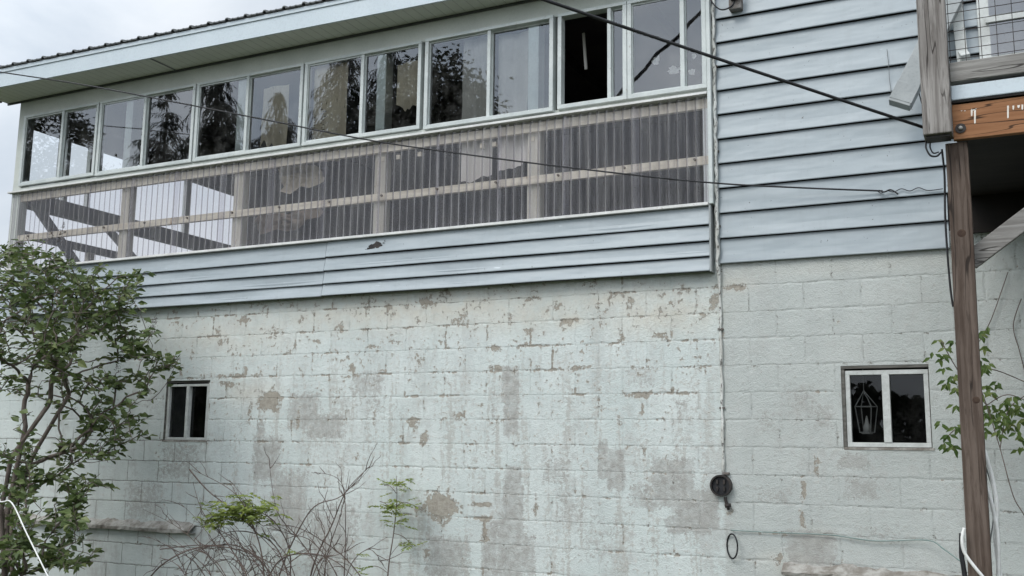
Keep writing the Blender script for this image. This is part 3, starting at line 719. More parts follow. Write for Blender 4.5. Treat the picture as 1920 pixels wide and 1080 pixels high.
# ------------------------------------------------------------------ deck
deck = empty('deck', (0, -2, 0)); deck.location = (0, 0, 0)
tag(deck, 'raised wooden deck on a brown post with orange joist and wire mesh railing', 'deck')
DY = -2.0
MB().box(-.302, -.163, DY - .125, DY + .014, 3.226, 6.2).build('upper_post', 'weathered_post', deck, bevel=.006)
MB().box(-.290, -.175, DY - .10, DY + .0, 3.214, 3.2255).build('post_foot', 'black_iron', deck)
po = MB()
nseg = 24
for i in range(nseg + 1):
    z = 3.208 * i / nseg; xx = -.214 + .010 * (z / 3.2) - .0; wv = .0025 * mnoise.noise((z * 2, 3, 1))
    b = len(po.v); po.v += [(xx - .0 + wv, DY + .016, z), (xx + .108 + wv, DY + .016, z), (xx + .108 + wv, DY + .12, z), (xx + wv, DY + .12, z)]
    if i:
        for k in range(4): po.f.append((b - 4 + k, b - 4 + (k+1) % 4, b + (k+1) % 4, b + k)); po.mi.append(0)
po.f += [tuple(range(len(po.v) - 4, len(po.v)))]; po.mi.append(0)
low = po.build('lower_post', 'brown_post', deck, bevel=.005)
kp = at(1805, 437, DY + .014); kn = MB()
kn.tube([(kp.x - .005, DY + .0165, kp.z), (kp.x - .005, DY + .0145, kp.z)], [.024, .013], 12); kn.build('knot', 'dark_knot', low)
kp = at(1828, 750, DY + .014); kn = MB(); kn.tube([(-.128, DY + .0165, kp.z), (-.128, DY + .0145, kp.z)], [.020, .012], 12); kn.build('knot', 'dark_knot', low)
rj = MB().box(-.162, 3.2, DY - .02, DY + .02, 3.212, 3.402).build('rim_joist', 'stained_joist', deck, bevel=.004)
m = MB()
for u, v, l_, w_ in ((1803, 207, 2, 3), (1809, 207, 2, 4), (1822, 206, 12, 3), (1828, 206, 26, 3.2), (1890, 198, 24, 3), (1900, 198, 8, 3), (1910, 197, 6, 4), (1917, 196, 10, 3), (1826, 205, 3, 9)):
    p = at(u, v, DY - .0225); q = at(u, v + l_, DY - .0225); h = w_ / 2 / 330
    m.v += [(p.x - h, DY - .0222, p.z), (p.x + h, DY - .0222, p.z), (q.x + h * .8, DY - .0222, q.z + h), (q.x, DY - .0222, q.z), (q.x - h * .8, DY - .0222, q.z + h)]
    i = len(m.v) - 5; m.f.append((i+4, i+3, i+2, i+1, i)[::-1]); m.mi.append(0)
m.build('paint_drip', 'drip_paint', rj)
p = at(1801, 240, DY - .03)
MB().tube([(p.x, DY - .0205, p.z), (p.x, DY - .027, p.z)], .026, 16).build('washer', 'black_iron', rj)
MB().tube([(p.x, DY - .0275, p.z), (p.x, DY - .040, p.z)], [.012, .009], 10).build('bolt', 'lantern_wire', rj, smooth=True)
MB().box(-.162, 3.2, DY - .030, DY + .02, 3.408, 3.418).build('deck_edge', 'plywood_dark', deck)
MB().box(-.162, 3.2, DY - .026, DY + .02, 3.424, 3.505).build('trim_strip', 'fascia_paint', deck, bevel=.006)
MB().box(-.162, 3.2, DY - .04, DY + .03, 3.522, 3.628).build('bottom_rail', 'weathered_rail', deck, bevel=.005)
MB().box(-.162, 3.2, DY + .022, -.034, 3.36, 3.44).build('floor_boards', 'plywood_dark', deck)
MB().box(-.16, 3.2, -.075, -.034, 3.10, 3.36).build('ledger', 'plywood_dark', deck)
for x in (.25, .66, 1.07, 1.48): MB().box(x, x + .04, DY + .022, -.076, 3.215, 3.36).build('joist', 'plywood_dark', deck)
bp = [at(1818, 490, -1.86), at(1990, 360, -1.86)]
MB().beam(bp[0], bp[1], .04, .098).build('brace', 'brace_wood', deck, bevel=.004)
m = MB()
for k in range(40): x = -.155 + k * .076; m.box(x - .0018, x + .0018, DY - .008, DY - .0056, 3.60, 4.7)
for k in range(21): z = 3.655 + k * .052; m.box(-.162, 2.9, DY - .0055, DY - .0031, z - .0018, z + .0018)
m.build('mesh_panel', 'black_iron', deck)
for x in (1.4, 3.15): MB().box(x, x + .1, DY + .025, DY + .125, 0, 3.21).build('lower_post', 'brown_post', deck, bevel=.005)

# wires round the posts
slim('wire_loop', spline([at(1738, 262, -2.0), at(1736, 276, -2.04), at(1744, 291, -2.05), at(1756, 293, -2.03), at(1764, 286, -2.0)]), .005, 'black_rubber', 'outer black wire loop dangling under the foot of the grey post', 'wire')
slim('wire_loop', spline([at(1745, 264, -1.97), at(1744, 276, -2.0), at(1750, 287, -2.01), at(1760, 285, -2.0)]), .004, 'black_rubber', 'inner, smaller black wire loop dangling under the foot of the grey post', 'wire')
slim('dangling_lead', spline([at(1722, 170, -.1), at(1726, 185, -.12), at(1731, 198, -.14), at(1742, 204, -.12)]), .0045, 'black_rubber', 'short black lead hanging between the grey downspout and the post', 'wire')
slim('black_wire', spline([at(1766, 280, -1.90), at(1771, 330, -1.90), at(1772, 400, -1.90), at(1776, 470, -1.90), at(1782, 540, -1.90), at(1787, 575, -1.90)]), .0055, 'black_rubber', 'black wire running down the left edge of the brown post', 'wire')
slim('white_cable', spline([at(1842, 836, -1.84), at(1852, 866, -1.84), at(1862, 905, -1.83), at(1869, 950, -1.83), at(1866, 1000, -1.83), at(1870, 1040, -1.83), at(1878, 1100, -1.83)]), .011, 'white_cable', 'long white cable hanging on the right of the brown post, starting highest', 'cable')
slim('white_cable', spline([at(1846, 905, -1.86), at(1854, 925, -1.86), at(1864, 965, -1.85), at(1871, 1010, -1.85), at(1872, 1100, -1.85)]), .0105, 'white_cable', 'white cable hanging right of the brown post, starting half way up', 'cable')
slim('white_cable', spline([at(1808, 990, -2.03), at(1804, 1010, -2.04), at(1808, 1035, -2.04), at(1825, 1060, -2.04), at(1850, 1090, -2.03)]), .0085, 'white_cable', 'white cable crossing the front of the brown post low down', 'cable')
slim('grey_lead', spline([at(1846, 870, -1.82), at(1862, 920, -1.82), at(1863, 970, -1.82), at(1856, 1020, -1.82), at(1850, 1090, -1.82)]), .004, 'grey_cable', 'thin grey lead hanging beside the white cables right of the post', 'cable')
slim('black_hose', spline([at(1803, 1000, -1.98), at(1803, 1040, -1.98), at(1806, 1060, -1.98), at(1812, 1100, -1.98)]), .012, 'black_rubber', 'short dark hose standing against the left side of the brown post', 'hose')
slim('teal_wire', spline([at(1370, 994, -.02), at(1440, 998, -.02), at(1555, 1003, -.02), at(1640, 1014, -.03), at(1738, 1013, -.05), at(1770, 1030, -.2), at(1800, 1052, -.4)]), .0045, 'teal_cable', 'thin dull green wire strung along the block wall near the ground', 'wire')
p0 = at(-60, 936, -3.2)
slim('white_line', spline([p0, at(0, 941, -3.2), at(22, 943, -3.2), at(50, 1000, -3.25), at(92, 1085, -3.3), at(150, 1200, -3.3)]), .0045, 'white_cable', 'white rope drooping in front of the leafy bush in the lower left', 'rope')

# ------------------------------------------------------------------ hangings inside the porch
def cloth(name, mat, x0, x1, z0, z1, y, label, fold=.02, fr=30, tear=0., seed=0, n=44, mz=18):
    m = MB()
    for i in range(n + 1):
        for k in range(mz + 1):
            s_ = i / n; x = x0 + (x1 - x0) * s_; t_ = k / mz
            zb = z0 + tear * (.5 * math.sin(s_ * 3.1 + seed) + .5 * mnoise.noise((s_ * 5, seed, 0)))
            z = zb + (z1 - zb) * t_
            yy = y + fold * math.sin(x * fr + seed + .7 * t_) * (1 - .4 * t_) + fold * .6 * mnoise.noise((x * 5, z * 3, seed))
            m.v.append((x + .012 * mnoise.noise((z * 3, x, seed)), yy, z))
    for i in range(n):
        for k in range(mz):
            a = i * (mz + 1) + k; m.f.append((a, a + mz + 1, a + mz + 2, a + 1)); m.mi.append(0)
    return tag(m.build(name, mat, smooth=True), label, 'curtain', 'curtains behind the porch glass')
cloth('curtain', 'tan_curtain', -6.56, -6.24, 4.45, 5.14, .05, 'narrow tan curtain, torn at the side, in the third double window from the left', .02, 26, .2, 1)
cd_ = cloth('curtain', 'tan_curtain', -5.90, -5.50, 4.30, 5.25, .02, 'tan curtain with faded grey print in the fourth double window from the left', .012, 18, .06, 2)
m = MB()
for k in range(11):
    x = -5.78 + .025 * (k % 2) + R_.uniform(-.01, .01); z = 4.56 + .022 * k + R_.uniform(-.006, .006)
    m.quad((x, -.0165, z), (x + R_.uniform(.012, .04), -.0165, z + .004), (x + R_.uniform(.012, .04), -.0165, z + .013), (x, -.0165, z + .010))
for k in range(7):
    z = 4.56 + .026 * k; m.quad((-5.86, -.0165, z), (-5.845, -.0165, z), (-5.845, -.0165, z + .010), (-5.86, -.0165, z + .010))
m.build('faded_print', 'rusty_grey', cd_)
cloth('curtain', 'tan_curtain', -4.97, -4.66, 4.74, 5.14, .05, 'short bunched tan curtain right of the white stud in the fourth double window', .03, 22, .12, 3)
cloth('curtain', 'pale_curtain', -4.26, -3.96, 3.95, 5.26, .06, 'pale curtain in the left pane of the proud-framed fifth double window', .016, 34, .05, 4)
cloth('curtain', 'pale_curtain', -3.90, -3.60, 4.0, 5.24, .06, 'pale curtain in the right pane of the proud-framed fifth double window, beside a white stud', .02, 28, .05, 5)
st = MB(); a = at(1094, 62, .35); b = at(1099, 130, .35)
st.beam(a, b, .015, .024); tag(st.build('hanging_strap', 'pale_curtain'), 'pale strap hanging inside the open dark porch window', 'strap')
def crumple(u, v, su, sv, y, label, seed, mat='white_cloth', nm='rag', cat='rag', dep=.008):
    m = MB(); c = at(u, v, y); n = 22; rings = 6
    m.v.append((c.x, y - .006, c.z))
    for k in range(1, rings + 1):
        for i in range(n):
            a = 6.2832 * i / n; e = 1 + .75 * mnoise.noise((math.cos(a) * 1.6, math.sin(a) * 1.6, seed)) + .35 * mnoise.noise((math.cos(a) * 4, math.sin(a) * 4, seed))
            rr = k / rings * e
            m.v.append((c.x + su * rr * math.cos(a), y + dep * mnoise.noise((rr * 3, math.cos(a) * 2, seed + math.sin(a))), c.z + sv * rr * math.sin(a)))
    for i in range(n):
        m.f.append((0, 1 + i, 1 + (i + 1) % n)); m.mi.append(0)
        for k in range(rings - 1):
            b = 1 + k * n; m.f.append((b + i, b + n + i, b + n + (i + 1) % n, b + (i + 1) % n)); m.mi.append(0)
    tag(m.build('rag' if nm == 'rag' else 'cloth_heap', mat, smooth=True), label, cat, 'white rags in the end window' if nm == 'rag' else None)
crumple(560, 333, .34, .13, .22, 'crumpled tan cloth behind the clear corrugated panel under the printed curtain', 8, 'tan_curtain', 'cloth', 'heap', .12)
crumple(530, 412, .36, .13, .30, 'brown heap low behind the clear corrugated panel', 11, 'brown_heap', 'cloth', 'heap', .14)
crumple(1230, 114, .035, .035, -.028, 'small white rag tied up in the middle of the last wide porch window', 1)
crumple(1264, 132, .055, .03, -.028, 'widest white rag low in the last porch window, left of the narrow mullion', 2)
crumple(1297, 134, .03, .022, -.022, 'white rag low in the narrow end pane beside the blue siding', 3)
crumple(1301, 106, .022, .02, -.022, 'topmost white rag in the narrow end pane beside the blue siding', 5)

# lantern in the right basement window
ln = empty('lantern', (-.900, .098, 1.70)); tag(ln, 'pale wire-framed lantern hanging inside the right basement window', 'lantern')
m = MB(); H6 = [(math.cos(a), math.sin(a)) for a in [i * math.pi / 2 + .5 for i in range(4)]]
r1, r2 = .084, .055
for i in range(4):
    a, b = H6[i], H6[(i+1) % 4]
    m.tube([(a[0]*r1, a[1]*r1*.6, .215), (b[0]*r1, b[1]*r1*.6, .215)], .0042, 5).tube([(a[0]*r2, a[1]*r2*.6, .03), (b[0]*r2, b[1]*r2*.6, .03)], .004, 5)
    m.tube([(a[0]*r1, a[1]*r1*.6, .215), (a[0]*r2, a[1]*r2*.6, .03)], .0042, 5).tube([(a[0]*r1, a[1]*r1*.6, .215), (-.012, 0, .33)], .0042, 5)
m.build('frame', 'lantern_wire', ln)
MB().tube([(0, 0, .02), (0, 0, .035)], .04, 10).build('base', 'lantern_wire', ln)
MB().tube([(0, 0, .036), (0, 0, .07), (0, 0, .10), (0, 0, .15)], [.022, .026, .016, .004], 8).build('candle', 'pale_curtain', ln, smooth=True)
MB().tube([(-.012, 0, .33), (-.012, 0, .5)], .0025, 5).build('hanger', 'lantern_wire', ln)

# ------------------------------------------------------------------ plants
def grow(root, tips, seg=.08, bend=.25, jit=.25, rnd=None, path_w=.35):
    "branch skeleton: every tip is joined to the nearest node of what has grown so far"
    rnd = rnd or R_
    nodes = [Vector(r) for r in root]; par = [-1] + list(range(len(root) - 1)); dist = [0.]
    for i in range(1, len(nodes)): dist.append(dist[-1] + (nodes[i] - nodes[i-1]).length)
    ends = []
    base = nodes[0]
    for tp in sorted(tips, key=lambda p: (Vector(p) - nodes[-1]).length):
        tp = Vector(tp); best = min(range(len(nodes)), key=lambda i: (nodes[i] - tp).length + path_w * dist[i])
        a = nodes[best]; d = tp - a; n_ = max(2, int(d.length / seg))
        ctrl = a + d * .5 + Vector((rnd.uniform(-1, 1), rnd.uniform(-1, 1), rnd.uniform(-.2, 1))) * d.length * bend * .5
        prev = best
        for k in range(1, n_ + 1):
            t_ = k / n_; p = a * (1 - t_) ** 2 + ctrl * 2 * t_ * (1 - t_) + tp * t_ * t_
            if k < n_: p += Vector((rnd.gauss(0, 1), rnd.gauss(0, 1), rnd.gauss(0, 1))) * seg * jit * .4
            nodes.append(p); par.append(prev); dist.append(dist[prev] + (p - nodes[prev]).length); prev = len(nodes) - 1
        ends.append(prev)
    return nodes, par, ends
def branch_mesh(nodes, par, rtip, rmax, n=5, power=.5):
    cnt = [0] * len(nodes); kids = [[] for _ in nodes]
    for i, p in enumerate(par):
        if p >= 0: kids[p].append(i)
    for i in range(len(nodes) - 1, -1, -1):
        if not kids[i]: cnt[i] = 1
        if par[i] >= 0: cnt[par[i]] += cnt[i]
    rad = [min(rmax, rtip * c ** power) for c in cnt]
    m = MB()
    def chain(i):
        stack = [i]
        while stack:
            s_ = stack.pop(); path = [s_]; 
            if par[s_] >= 0: path = [par[s_], s_]
            cur = s_
            while kids[cur]:
                ks = sorted(kids[cur], key=lambda q: -cnt[q]); stack += ks[1:]; cur = ks[0]; path.append(cur)
            rr = [rad[q] for q in path]
            if par[s_] >= 0: rr[0] = rr[1]
            rr[-1] *= .6
            m.tube([nodes[q] for q in path], rr, n, False)
    chain(0)
    return m, rad, kids
def leaves(nodes, par, ends, back, per, L_, W_, rnd=None, droop=.35, spread=.05, keep=1.0):
    rnd = rnd or R_; m = MB()
    for e_ in ends:
        i = e_; k = 0
        while i >= 0 and par[i] >= 0 and k < back:
            d = (nodes[i] - nodes[par[i]])
            for _ in range(per if rnd.random() < keep else 0):
                th = rnd.uniform(0, 6.283); o = Vector((math.cos(th), math.sin(th), rnd.uniform(-.2, .8)))
                dr = (o * 1. + d.normalized() * .6 + Vector((0, 0, -droop)))
                nrm = Vector((rnd.uniform(-.6, .6), rnd.uniform(-1.4, .1), .8)).normalized()
                s_ = rnd.uniform(.45, 1.35)
                p = nodes[i] - d * rnd.random() + o * rnd.random() * spread
                m.leaf(p, dr, nrm, L_ * s_, W_ * s_ * rnd.uniform(.8, 1.1))
            i = par[i]; k += 1
    return m

# big leafy bush on the left
rb = random.Random(5)
def ell(n, u, v, ru, rv, y0, y1):
    o = []
    while len(o) < n:
        a, b = rb.uniform(-1, 1), rb.uniform(-1, 1)
        if a * a + b * b < 1: o.append(at(u + a * ru, v + b * rv, rb.uniform(y0, y1)))
    return o
tips = ell(120, 70, 590, 130, 110, -1.9, -.5) + ell(60, 195, 555, 64, 60, -1.3, -.4) + ell(60, 50, 490, 90, 50, -1.6, -.5) + ell(26, 262, 630, 42, 46, -1.2, -.4) + ell(10, 255, 520, 18, 14, -1., -.5) + ell(34, -40, 560, 70, 140, -1.8, -.4)
tips2 = ell(40, 190, 730, 96, 50, -1.4, -.4) + ell(34, 100, 720, 110, 60, -1.8, -.6) + ell(36, 220, 795, 60, 42, -1.2, -.4) + ell(16, 305, 675, 36, 18, -1., -.5) + ell(16, 160, 850, 60, 30, -1.2, -.5) + ell(26, -30, 760, 60, 200, -1.7, -.5)
tips3 = ell(44, 50, 960, 110, 80, -1.9, -.6) + ell(38, 140, 930, 50, 54, -1.3, -.5) + ell(26, 130, 1040, 64, 34, -1.5, -.5) + ell(22, 20, 1050, 80, 40, -1.9, -.8) + ell(20, 40, 860, 70, 40, -1.6, -.6)
lil = empty('lilac_bush', (-8.9, -1.1, 0)); lil.location = (0, 0, 0)
tag(lil, 'tall dark green leafy bush with tangled stems at the left corner of the house', 'bush')
lm = MB(); st_ = MB()
def clump(root, tips, rmax, back, per, keep, L_=.076):
    nd, pr, en = grow([at(*q) for q in root], tips, .075, .35, .35, rb, .24)
    m, _, _ = branch_mesh(nd, pr, .0032, rmax, 5, .5)
    k0 = len(st_.v); st_.v.extend(m.v); st_.f.extend(tuple(i + k0 for i in f) for f in m.f); st_.mi.extend(m.mi)
    l2 = leaves(nd, pr, en, back, per, L_, L_ * .68, rb, keep=keep)
    k0 = len(lm.v); lm.v.extend(l2.v); lm.f.extend(tuple(i + k0 for i in f) for f in l2.f); lm.mi.extend(l2.mi)
n3_ = len(tips) // 3
rb.shuffle(tips)
clump([(5, 1300, -1.1), (8, 1120, -1.1), (14, 960, -1.1), (30, 880, -1.1), (48, 800, -1.05)], tips[:n3_], .026, 6, 2, .95)
clump([(20, 1300, -1.3), (10, 1120, -1.3), (2, 960, -1.3), (20, 860, -1.25), (90, 760, -1.2)], tips[n3_:2 * n3_], .022, 6, 2, .9)
clump([(-30, 1300, -.9), (-24, 1120, -.9), (0, 980, -.9), (40, 900, -.85), (70, 840, -.8), (130, 740, -.8)], tips[2 * n3_:], .02, 6, 2, .9)
clump([(30, 1300, -1.0), (24, 1120, -1.), (20, 960, -1.), (60, 870, -.95)], tips2, .02, 4, 2, .7)
clump([(60, 1300, -1.2), (50, 1160, -1.2), (40, 1080, -1.2)], tips3, .015, 6, 2, .9)
clump([(-30, 1280, -.9), (-20, 1060, -.9), (20, 940, -.85)], ell(16, 180, 870, 70, 60, -1., -.4) + ell(10, 230, 800, 60, 40, -.9, -.4) + [at(338, 668, -.55), at(322, 700, -.6), at(300, 735, -.6), at(250, 760, -.6), at(280, 820, -.5)], .018, 4, 2, .7)
st_.build('stems', 'bark', lil, smooth=True)
lm.build('foliage', 'lilac_leaf', lil)
# faded flower spikes on the bush
m = MB()
for u, v in ((112, 455), (118, 440), (290, 615), (285, 625), (95, 452), (220, 700), (150, 690)):
    p = at(u, v, -.7)
    for k in range(40):
        t_ = rb.random(); q = p + Vector((rb.gauss(0, .016) * (1 - t_), rb.gauss(0, .016) * (1 - t_), t_ * .13))
        m.leaf(q, Vector((rb.uniform(-1, 1), rb.uniform(-1, 1), .5)), Vector((0, 0, 1)), .016, .010)
m.build('flower_spikes', 'bramble_bark', lil)

# bare bramble thicket
br = empty('bramble_thicket', (0, 0, 0)); tag(br, 'bare arching bramble stems with one fresh green clump, left of the sapling', 'shrub')
cx = random.Random(9); m = MB(); tipsb = []
def cane(pl, r0, twigs=7, tl=.22):
    pts = spline([at(*q) for q in pl], 7); n_ = len(pts)
    m.tube(pts, [r0 * .8 * (1 - .8 * i / n_) for i in range(n_)], 5, False)
    for _ in range(twigs):
        i = cx.randint(n_ // 3, n_ - 2); d = (pts[i+1] - pts[i]).normalized()
        o = (d + Vector((cx.uniform(-1, 1), cx.uniform(-.5, .5), cx.uniform(-.3, 1)))).normalized()
        q = [pts[i]]; l_ = tl * cx.uniform(.4, 1.2)
        for k in range(4): q.append(q[-1] + (o + Vector((cx.gauss(0, .25), cx.gauss(0, .2), cx.gauss(0, .25)))) * l_ / 4)
        m.tube(q, [.0035, .003, .0026, .002, .0014], 4, False); tipsb.append(q[-1])
Bz = 1230
cane([(500, Bz, -.7), (520, 1090, -.7), (580, 960, -.65), (640, 930, -.6), (690, 876, -.55)], .011, 9)
cane([(560, Bz, -.6), (585, 1070, -.6), (622, 985, -.55), (650, 920, -.55), (694, 874, -.5)], .012, 8)
cane([(600, Bz, -.55), (610, 1060, -.55), (640, 960, -.5), (655, 880, -.5)], .008, 6)
cane([(640, Bz, -.5), (646, 1060, -.5), (648, 1000, -.45), (640, 905, -.45), (590, 885, -.45)], .008, 8, .16)
cane([(500, Bz, -.8), (495, 1080, -.8), (480, 1000, -.8), (440, 925, -.8), (360, 880, -.75)], .011, 10)
cane([(480, Bz, -.9), (470, 1100, -.9), (420, 1010, -.85), (380, 960, -.8), (362, 905, -.75)], .010, 9)
cane([(540, Bz, -.8), (520, 1100, -.8), (460, 1030, -.8), (390, 1025, -.75), (300, 1062, -.7)], .011, 10)
cane([(560, Bz, -.7), (540, 1080, -.7), (500, 1010, -.7), (420, 1000, -.7), (340, 1062, -.65)], .010, 9)
cane([(520, Bz, -.6), (545, 1060, -.6), (520, 985, -.6), (475, 950, -.6), (430, 900, -.55)], .009, 9)
cane([(620, Bz, -.6), (600, 1080, -.6), (560, 1010, -.6), (520, 960, -.6), (505, 870, -.55)], .009, 8)
cane([(450, Bz, -.7), (460, 1100, -.7), (440, 1050, -.7), (390, 1060, -.65), (330, 1085, -.6)], .009, 8)
cane([(660, Bz, -.6), (640, 1100, -.6), (590, 1020, -.6), (540, 1000, -.55), (500, 990, -.5)], .008, 7)
cane([(640, Bz, -.7), (650, 1080, -.7), (690, 1030, -.65), (720, 1060, -.6)], .007, 5)
cane([(430, Bz, -.8), (400, 1090, -.8), (360, 1040, -.75), (310, 1000, -.7)], .008, 7)
cane([(250, 1130, -.9), (300, 1062, -.9), (380, 1025, -.85), (470, 1038, -.85), (560, 1090, -.85), (600, 1140, -.85)], .010, 8)
cane([(480, 1140, -.7), (520, 1055, -.7), (580, 1038, -.7), (640, 1060, -.7), (700, 1130, -.7)], .010, 7)
cane([(300, 1030, -.75), (380, 1022, -.8), (450, 1035, -.8), (530, 1100, -.8)], .007, 8)
cane([(690, 1100, -.5), (640, 1040, -.5), (560, 990, -.5), (500, 985, -.5)], .008, 8)
cane([(355, 880, -.6), (390, 920, -.65), (440, 960, -.7), (520, 1040, -.75), (580, 1140, -.8)], .009, 9)
for _ in range(15):
    u0 = cx.uniform(290, 600); y_ = cx.uniform(-1., -.4); L0 = cx.uniform(60, 150); sg = cx.choice((-1, 1)); v0 = cx.uniform(1040, 1110)
    cane([(u0, v0 + 60, y_), (u0 + sg * L0 * .3, v0, y_), (u0 + sg * L0 * .7, v0 - cx.uniform(10, 50), y_), (u0 + sg * L0, v0 - cx.uniform(0, 50), y_)], cx.uniform(.004, .007), 6, .14)
for _ in range(10):
    u0 = cx.uniform(420, 640); u1 = u0 + cx.uniform(-170, 90); v1 = cx.uniform(930, 1060)
    y_ = cx.uniform(-1., -.45); cane([(u0, Bz, y_), (u0 + cx.uniform(-20, 20), 1110, y_), ((u0 + u1) / 2, (1100 + v1) / 2 - 25, y_), (u1, v1, y_ + .1)], cx.uniform(.005, .008), 5)
m.build('stems', 'bramble_bark', br, smooth=True)
lm = MB()
def spray(u, v, ru, rv, y, n, L_, W_, flat=.3):
    for _ in range(n):
        a, b = cx.gauss(0, .5), cx.gauss(0, .5)
        p = at(u + a * ru, v + b * rv, y + cx.uniform(-.15, .15))
        th = cx.uniform(0, 6.283); d = Vector((math.cos(th), math.sin(th) * .8, cx.uniform(-.5, .35)))
        # compound leaf: pairs along a short stalk
        s_ = cx.uniform(.7, 1.2)
        for k in range(3):
            q = p + d * L_ * .6 * k * s_
            side = d.cross(Vector((0, 0, 1))).normalized()
            for sg in (-1, 1): lm.leaf(q, d * .5 + side * sg, Vector((cx.uniform(-.3, .3), cx.uniform(-.7, .1), 1)), L_ * s_, W_ * s_)
        lm.leaf(p + d * L_ * 1.6 * s_, d, Vector((cx.uniform(-.3, .3), cx.uniform(-.7, .1), 1)), L_ * s_, W_ * s_)
spray(450, 962, 60, 26, -.75, 95, .06, .03); spray(410, 975, 34, 14, -.75, 20, .05, .024); spray(490, 955, 34, 24, -.7, 24, .05, .024); spray(540, 1040, 14, 14, -.6, 3, .04, .02)
lm.build('leaf_clump', 'fresh_leaf', br)

# sapling
sp = empty('sapling', (0, 0, 0)); tag(sp, 'slender young sapling with bright green leaf tufts against the block wall', 'sapling')
m = MB(); tr = spline([at(722, 1230, -.3), at(727, 1080, -.3), at(738, 1000, -.28), at(744, 940, -.26), at(743, 892, -.25)], 8)
m.tube(tr, [.008 - .006 * i / len(tr) for i in range(len(tr))], 6, False)
for a, b in (((738, 1000), (775, 1025)), ((741, 965), (712, 940)), ((742, 950), (770, 945)), ((743, 925), (720, 910)), ((728, 1075), (690, 1062)), ((733, 1040), (760, 1018))):
    m.tube(spline([at(*a, -.28), at((a[0] + b[0]) / 2, (a[1] + b[1]) / 2 - 6, -.27), at(*b, -.26)], 4), .0028, 4, False)
m.build('stem', 'bark', sp, smooth=True)
lm = MB()
spray(745, 905, 24, 12, -.25, 14, .038, .022); spray(745, 950, 24, 22, -.26, 30, .04, .024); spray(740, 978, 26, 12, -.27, 9, .045, .024); spray(710, 950, 12, 10, -.25, 3, .04, .02); spray(768, 1022, 18, 10, -.25, 5, .04, .02); spray(690, 1068, 14, 8, -.25, 4, .045, .022); spray(670, 1040, 10, 6, -.3, 2, .04, .02)
lm.build('leaves', 'fresh_leaf', sp)

# climber behind the brown post
vn = empty('creeper', (0, 0, 0)); tag(vn, 'green creeper with drooping leaflets climbing the wall behind the brown post', 'climber')
m = MB()
for pl in ([(1945, 1420, -.45), (1940, 1200, -.5), (1930, 1000, -.5), (1900, 930, -.5), (1875, 840, -.5), (1850, 760, -.5), (1825, 690, -.5)], [(1875, 840, -.5), (1890, 770, -.5), (1925, 740, -.5)], [(1850, 760, -.5), (1890, 740, -.5), (1940, 760, -.5)],
           [(1850, 760, -.5), (1800, 700, -.5), (1765, 640, -.5)], [(1840, 800, -.5), (1800, 800, -.5), (1775, 820, -.5)], [(1915, 560, -.03), (1900, 610, -.03), (1912, 660, -.03), (1928, 720, -.03)], [(1890, 510, -.03), (1862, 590, -.03), (1848, 620, -.03), (1836, 640, -.1)],
           [(1830, 690, -.4), (1870, 695, -.4), (1930, 720, -.35)]):
    pts = spline([at(*q) for q in pl], 7); m.tube(pts, .0035, 5, False)
m.build('stems', 'bark', vn, smooth=True)
lm = MB()
def droopy(u, v, y, n, L_):
    p = at(u, v, y)
    for k in range(n):
        a = (k / max(1, n - 1) - .5) * 2.4 + cx.uniform(-.2, .2); d = Vector((math.sin(a), cx.uniform(-.5, .1), -.35 - .5 * math.cos(a)))
        lm.leaf(p + Vector((cx.gauss(0, .012), cx.gauss(0, .02), cx.gauss(0, .01))), d, Vector((cx.uniform(-.3, .3), -1.1, .6)), L_ * cx.uniform(.75, 1.15), L_ * .42)
for u, v in ((1758, 638), (1772, 650), (1790, 640), (1764, 668), (1752, 662), (1770, 690), (1784, 705), (1775, 715), (1790, 730), (1765, 795), (1778, 812), (1790, 800), (1772, 832), (1786, 838), (1792, 760),
             (1836, 628), (1846, 622), (1838, 668), (1842, 690), (1850, 720), (1840, 735), (1858, 760), (1872, 770), (1885, 752), (1895, 762), (1910, 790), (1916, 820), (1862, 790), (1850, 812), (1872, 800), (1888, 790), (1905, 770), (1846, 775), (1836, 800), (1925, 780), (1915, 840), (1860, 735), (1870, 720), (1880, 780), (1895, 800), (1900, 740), (1918, 760), (1868, 815), (1855, 775), (1844, 650), (1850, 680), (1910, 810)):
    droopy(u, v, -.5 + cx.uniform(-.08, .08), cx.randint(3, 5), .062)
lm.build('leaves', 'vine_leaf', vn)

# ------------------------------------------------------------------ trees across the yard (seen mirrored in the glass)
def mirror(u, v, yt):
    p = at(u, v, -.05); f = (7.555 + yt) / 7.555
    return Vector((p.x * f, -yt, 1.6 + (p.z - 1.6) * f))
def spruce(u, v, yt, spreadk, label, seed, droop=.3):
    r = random.Random(seed); top = mirror(u, v, yt); H = top.z; e_ = empty('spruce_tree', (top.x, top.y, 0)); tag(e_, label, 'spruce', 'trees across the yard')
    MB().tube([(0, 0, -.1), (0, 0, H * .5), (0, 0, H)], [.22, .13, .015], 8).build('trunk', 'tree_bark', e_, smooth=True)
    m = MB(); z = H - .1
    while z > 1.2:
        Rr = (H - z) * spreadk + .12; nb = 11 if H - z > 1 else 7
        for k in range(nb):
            if r.random() < .12: continue
            th = r.uniform(0, 6.283); l_ = Rr * r.uniform(.6, 1.1); d = Vector((math.cos(th), math.sin(th), 0)); sd = Vector((-d.y, d.x, 0))
            ns = max(4, int(l_ / .11))
            for q in range(ns):
                t_ = (q + .6) / ns; p = d * l_ * t_ + Vector((0, 0, z - droop * l_ * t_ * t_ + .05))
                w_ = .30 * (1.15 - t_) * min(1., l_) + .05
                for sg in (-1, 1):
                    a = p + sd * sg * w_ * r.uniform(.5, 1.35) + d * r.uniform(.0, .25) - Vector((0, 0, r.uniform(.02, .2) * (1 + droop * 2)))
                    m.leaf(p, a - p, Vector((0, 0, 1)) + d * .3, (a - p).length * 1.25, .05)
        z -= r.uniform(.26, .42)
    m.build('crown', 'spruce_needle', e_)
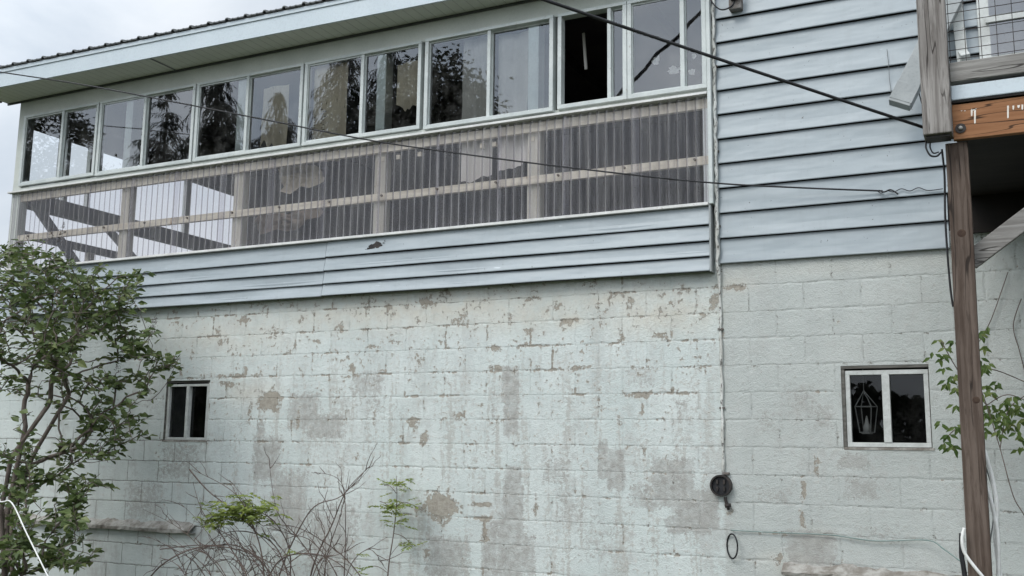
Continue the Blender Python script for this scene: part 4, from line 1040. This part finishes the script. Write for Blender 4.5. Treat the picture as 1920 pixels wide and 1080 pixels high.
spruce(315, 168, 16, .46, 'narrow spruce mirrored whole in the second double porch window', 1, .2)
spruce(415, 80, 15, .42, 'drooping tall spruce mirrored in the left pane of the third double window', 2, .8)
spruce(525, 172, 18, .62, 'low dark spruce mirrored in the right pane of the third double window', 3, .6)
spruce(650, 40, 19, .42, 'tall spruce mirrored behind the printed tan curtain', 4, .5)
spruce(735, 60, 15, .46, 'tall spruce mirrored beside the white stud of the fourth double window', 6, .5)
def broadleaf(u, v, yt, rad, label, seed, group='trees across the yard'):
    r = random.Random(seed); top = mirror(u, v, yt); H = top.z; e_ = empty('broadleaf_tree', (top.x, top.y, 0)); tag(e_, label, 'tree', group)
    tips = []
    while len(tips) < 90:
        a = Vector((r.uniform(-1, 1), r.uniform(-1, 1), r.uniform(-1, 1)))
        if a.length < 1 and a.length > .35: tips.append(Vector((a.x * rad, a.y * rad, H - rad * 1.5 + a.z * rad * 1.5)))
    nd, pr, en = grow([Vector((0, 0, -.1)), Vector((.05, 0, H * .25)), Vector((0, .05, H * .5))], tips, .4, .3, .2, r, .3)
    m, _, _ = branch_mesh(nd, pr, .02, .25, 5); m.build('trunk', 'tree_bark', e_, smooth=True)
    lm = MB()
    for i in en:
        for _ in range(170):
            p = nd[i] + Vector((r.gauss(0, .28), r.gauss(0, .28), r.gauss(0, .25)))
            lm.leaf(p, Vector((r.uniform(-1, 1), r.uniform(-1, 1), r.uniform(-.8, .4))), Vector((r.uniform(-.5, .5), r.uniform(-.5, .5), 1)), .15, .10)
    lm.build('crown', 'tree_leaf', e_)
broadleaf(822, 112, 15, 1.5, 'round dark broadleaf tree mirrored in the left pane of the fifth double window', 7)
broadleaf(105, 190, 15, 2.6, 'dark broadleaf tree mirrored in the leftmost porch window', 8)
a = mirror(1168, 172, 9); b = mirror(1320, 20, 9); d = b - a
slim('yard_cable', [a - d * .1 + d * 1.6 * k / 12 + Vector((0, 0, .05 * math.sin(k * 1.9))) for k in range(13)], .034, 'black_rubber', 'slanting black cable over the yard, mirrored in the last wide porch window', 'cable', 6)

r = random.Random(21); hd = MB()  # out-of-view leaf row, added so the basement panes mirror something dark
for _ in range(20000):
    x = r.uniform(-48, 22); h = 3.6 + 1.2 * mnoise.noise((x * .25, 0, 0)); p = Vector((x, -21 + r.gauss(0, .6), h * r.random() ** .8))
    hd.leaf(p, Vector((r.uniform(-1, 1), r.uniform(-1, 1), r.uniform(-.6, .5))), Vector((r.uniform(-.5, .5), 1, .6)), r.uniform(.3, .55), r.uniform(.2, .34))
tag(hd.build('hedge', 'tree_leaf'), 'dark hedge added unseen across the yard to darken the mirror image in the basement windows', 'hedge', None, 'stuff')
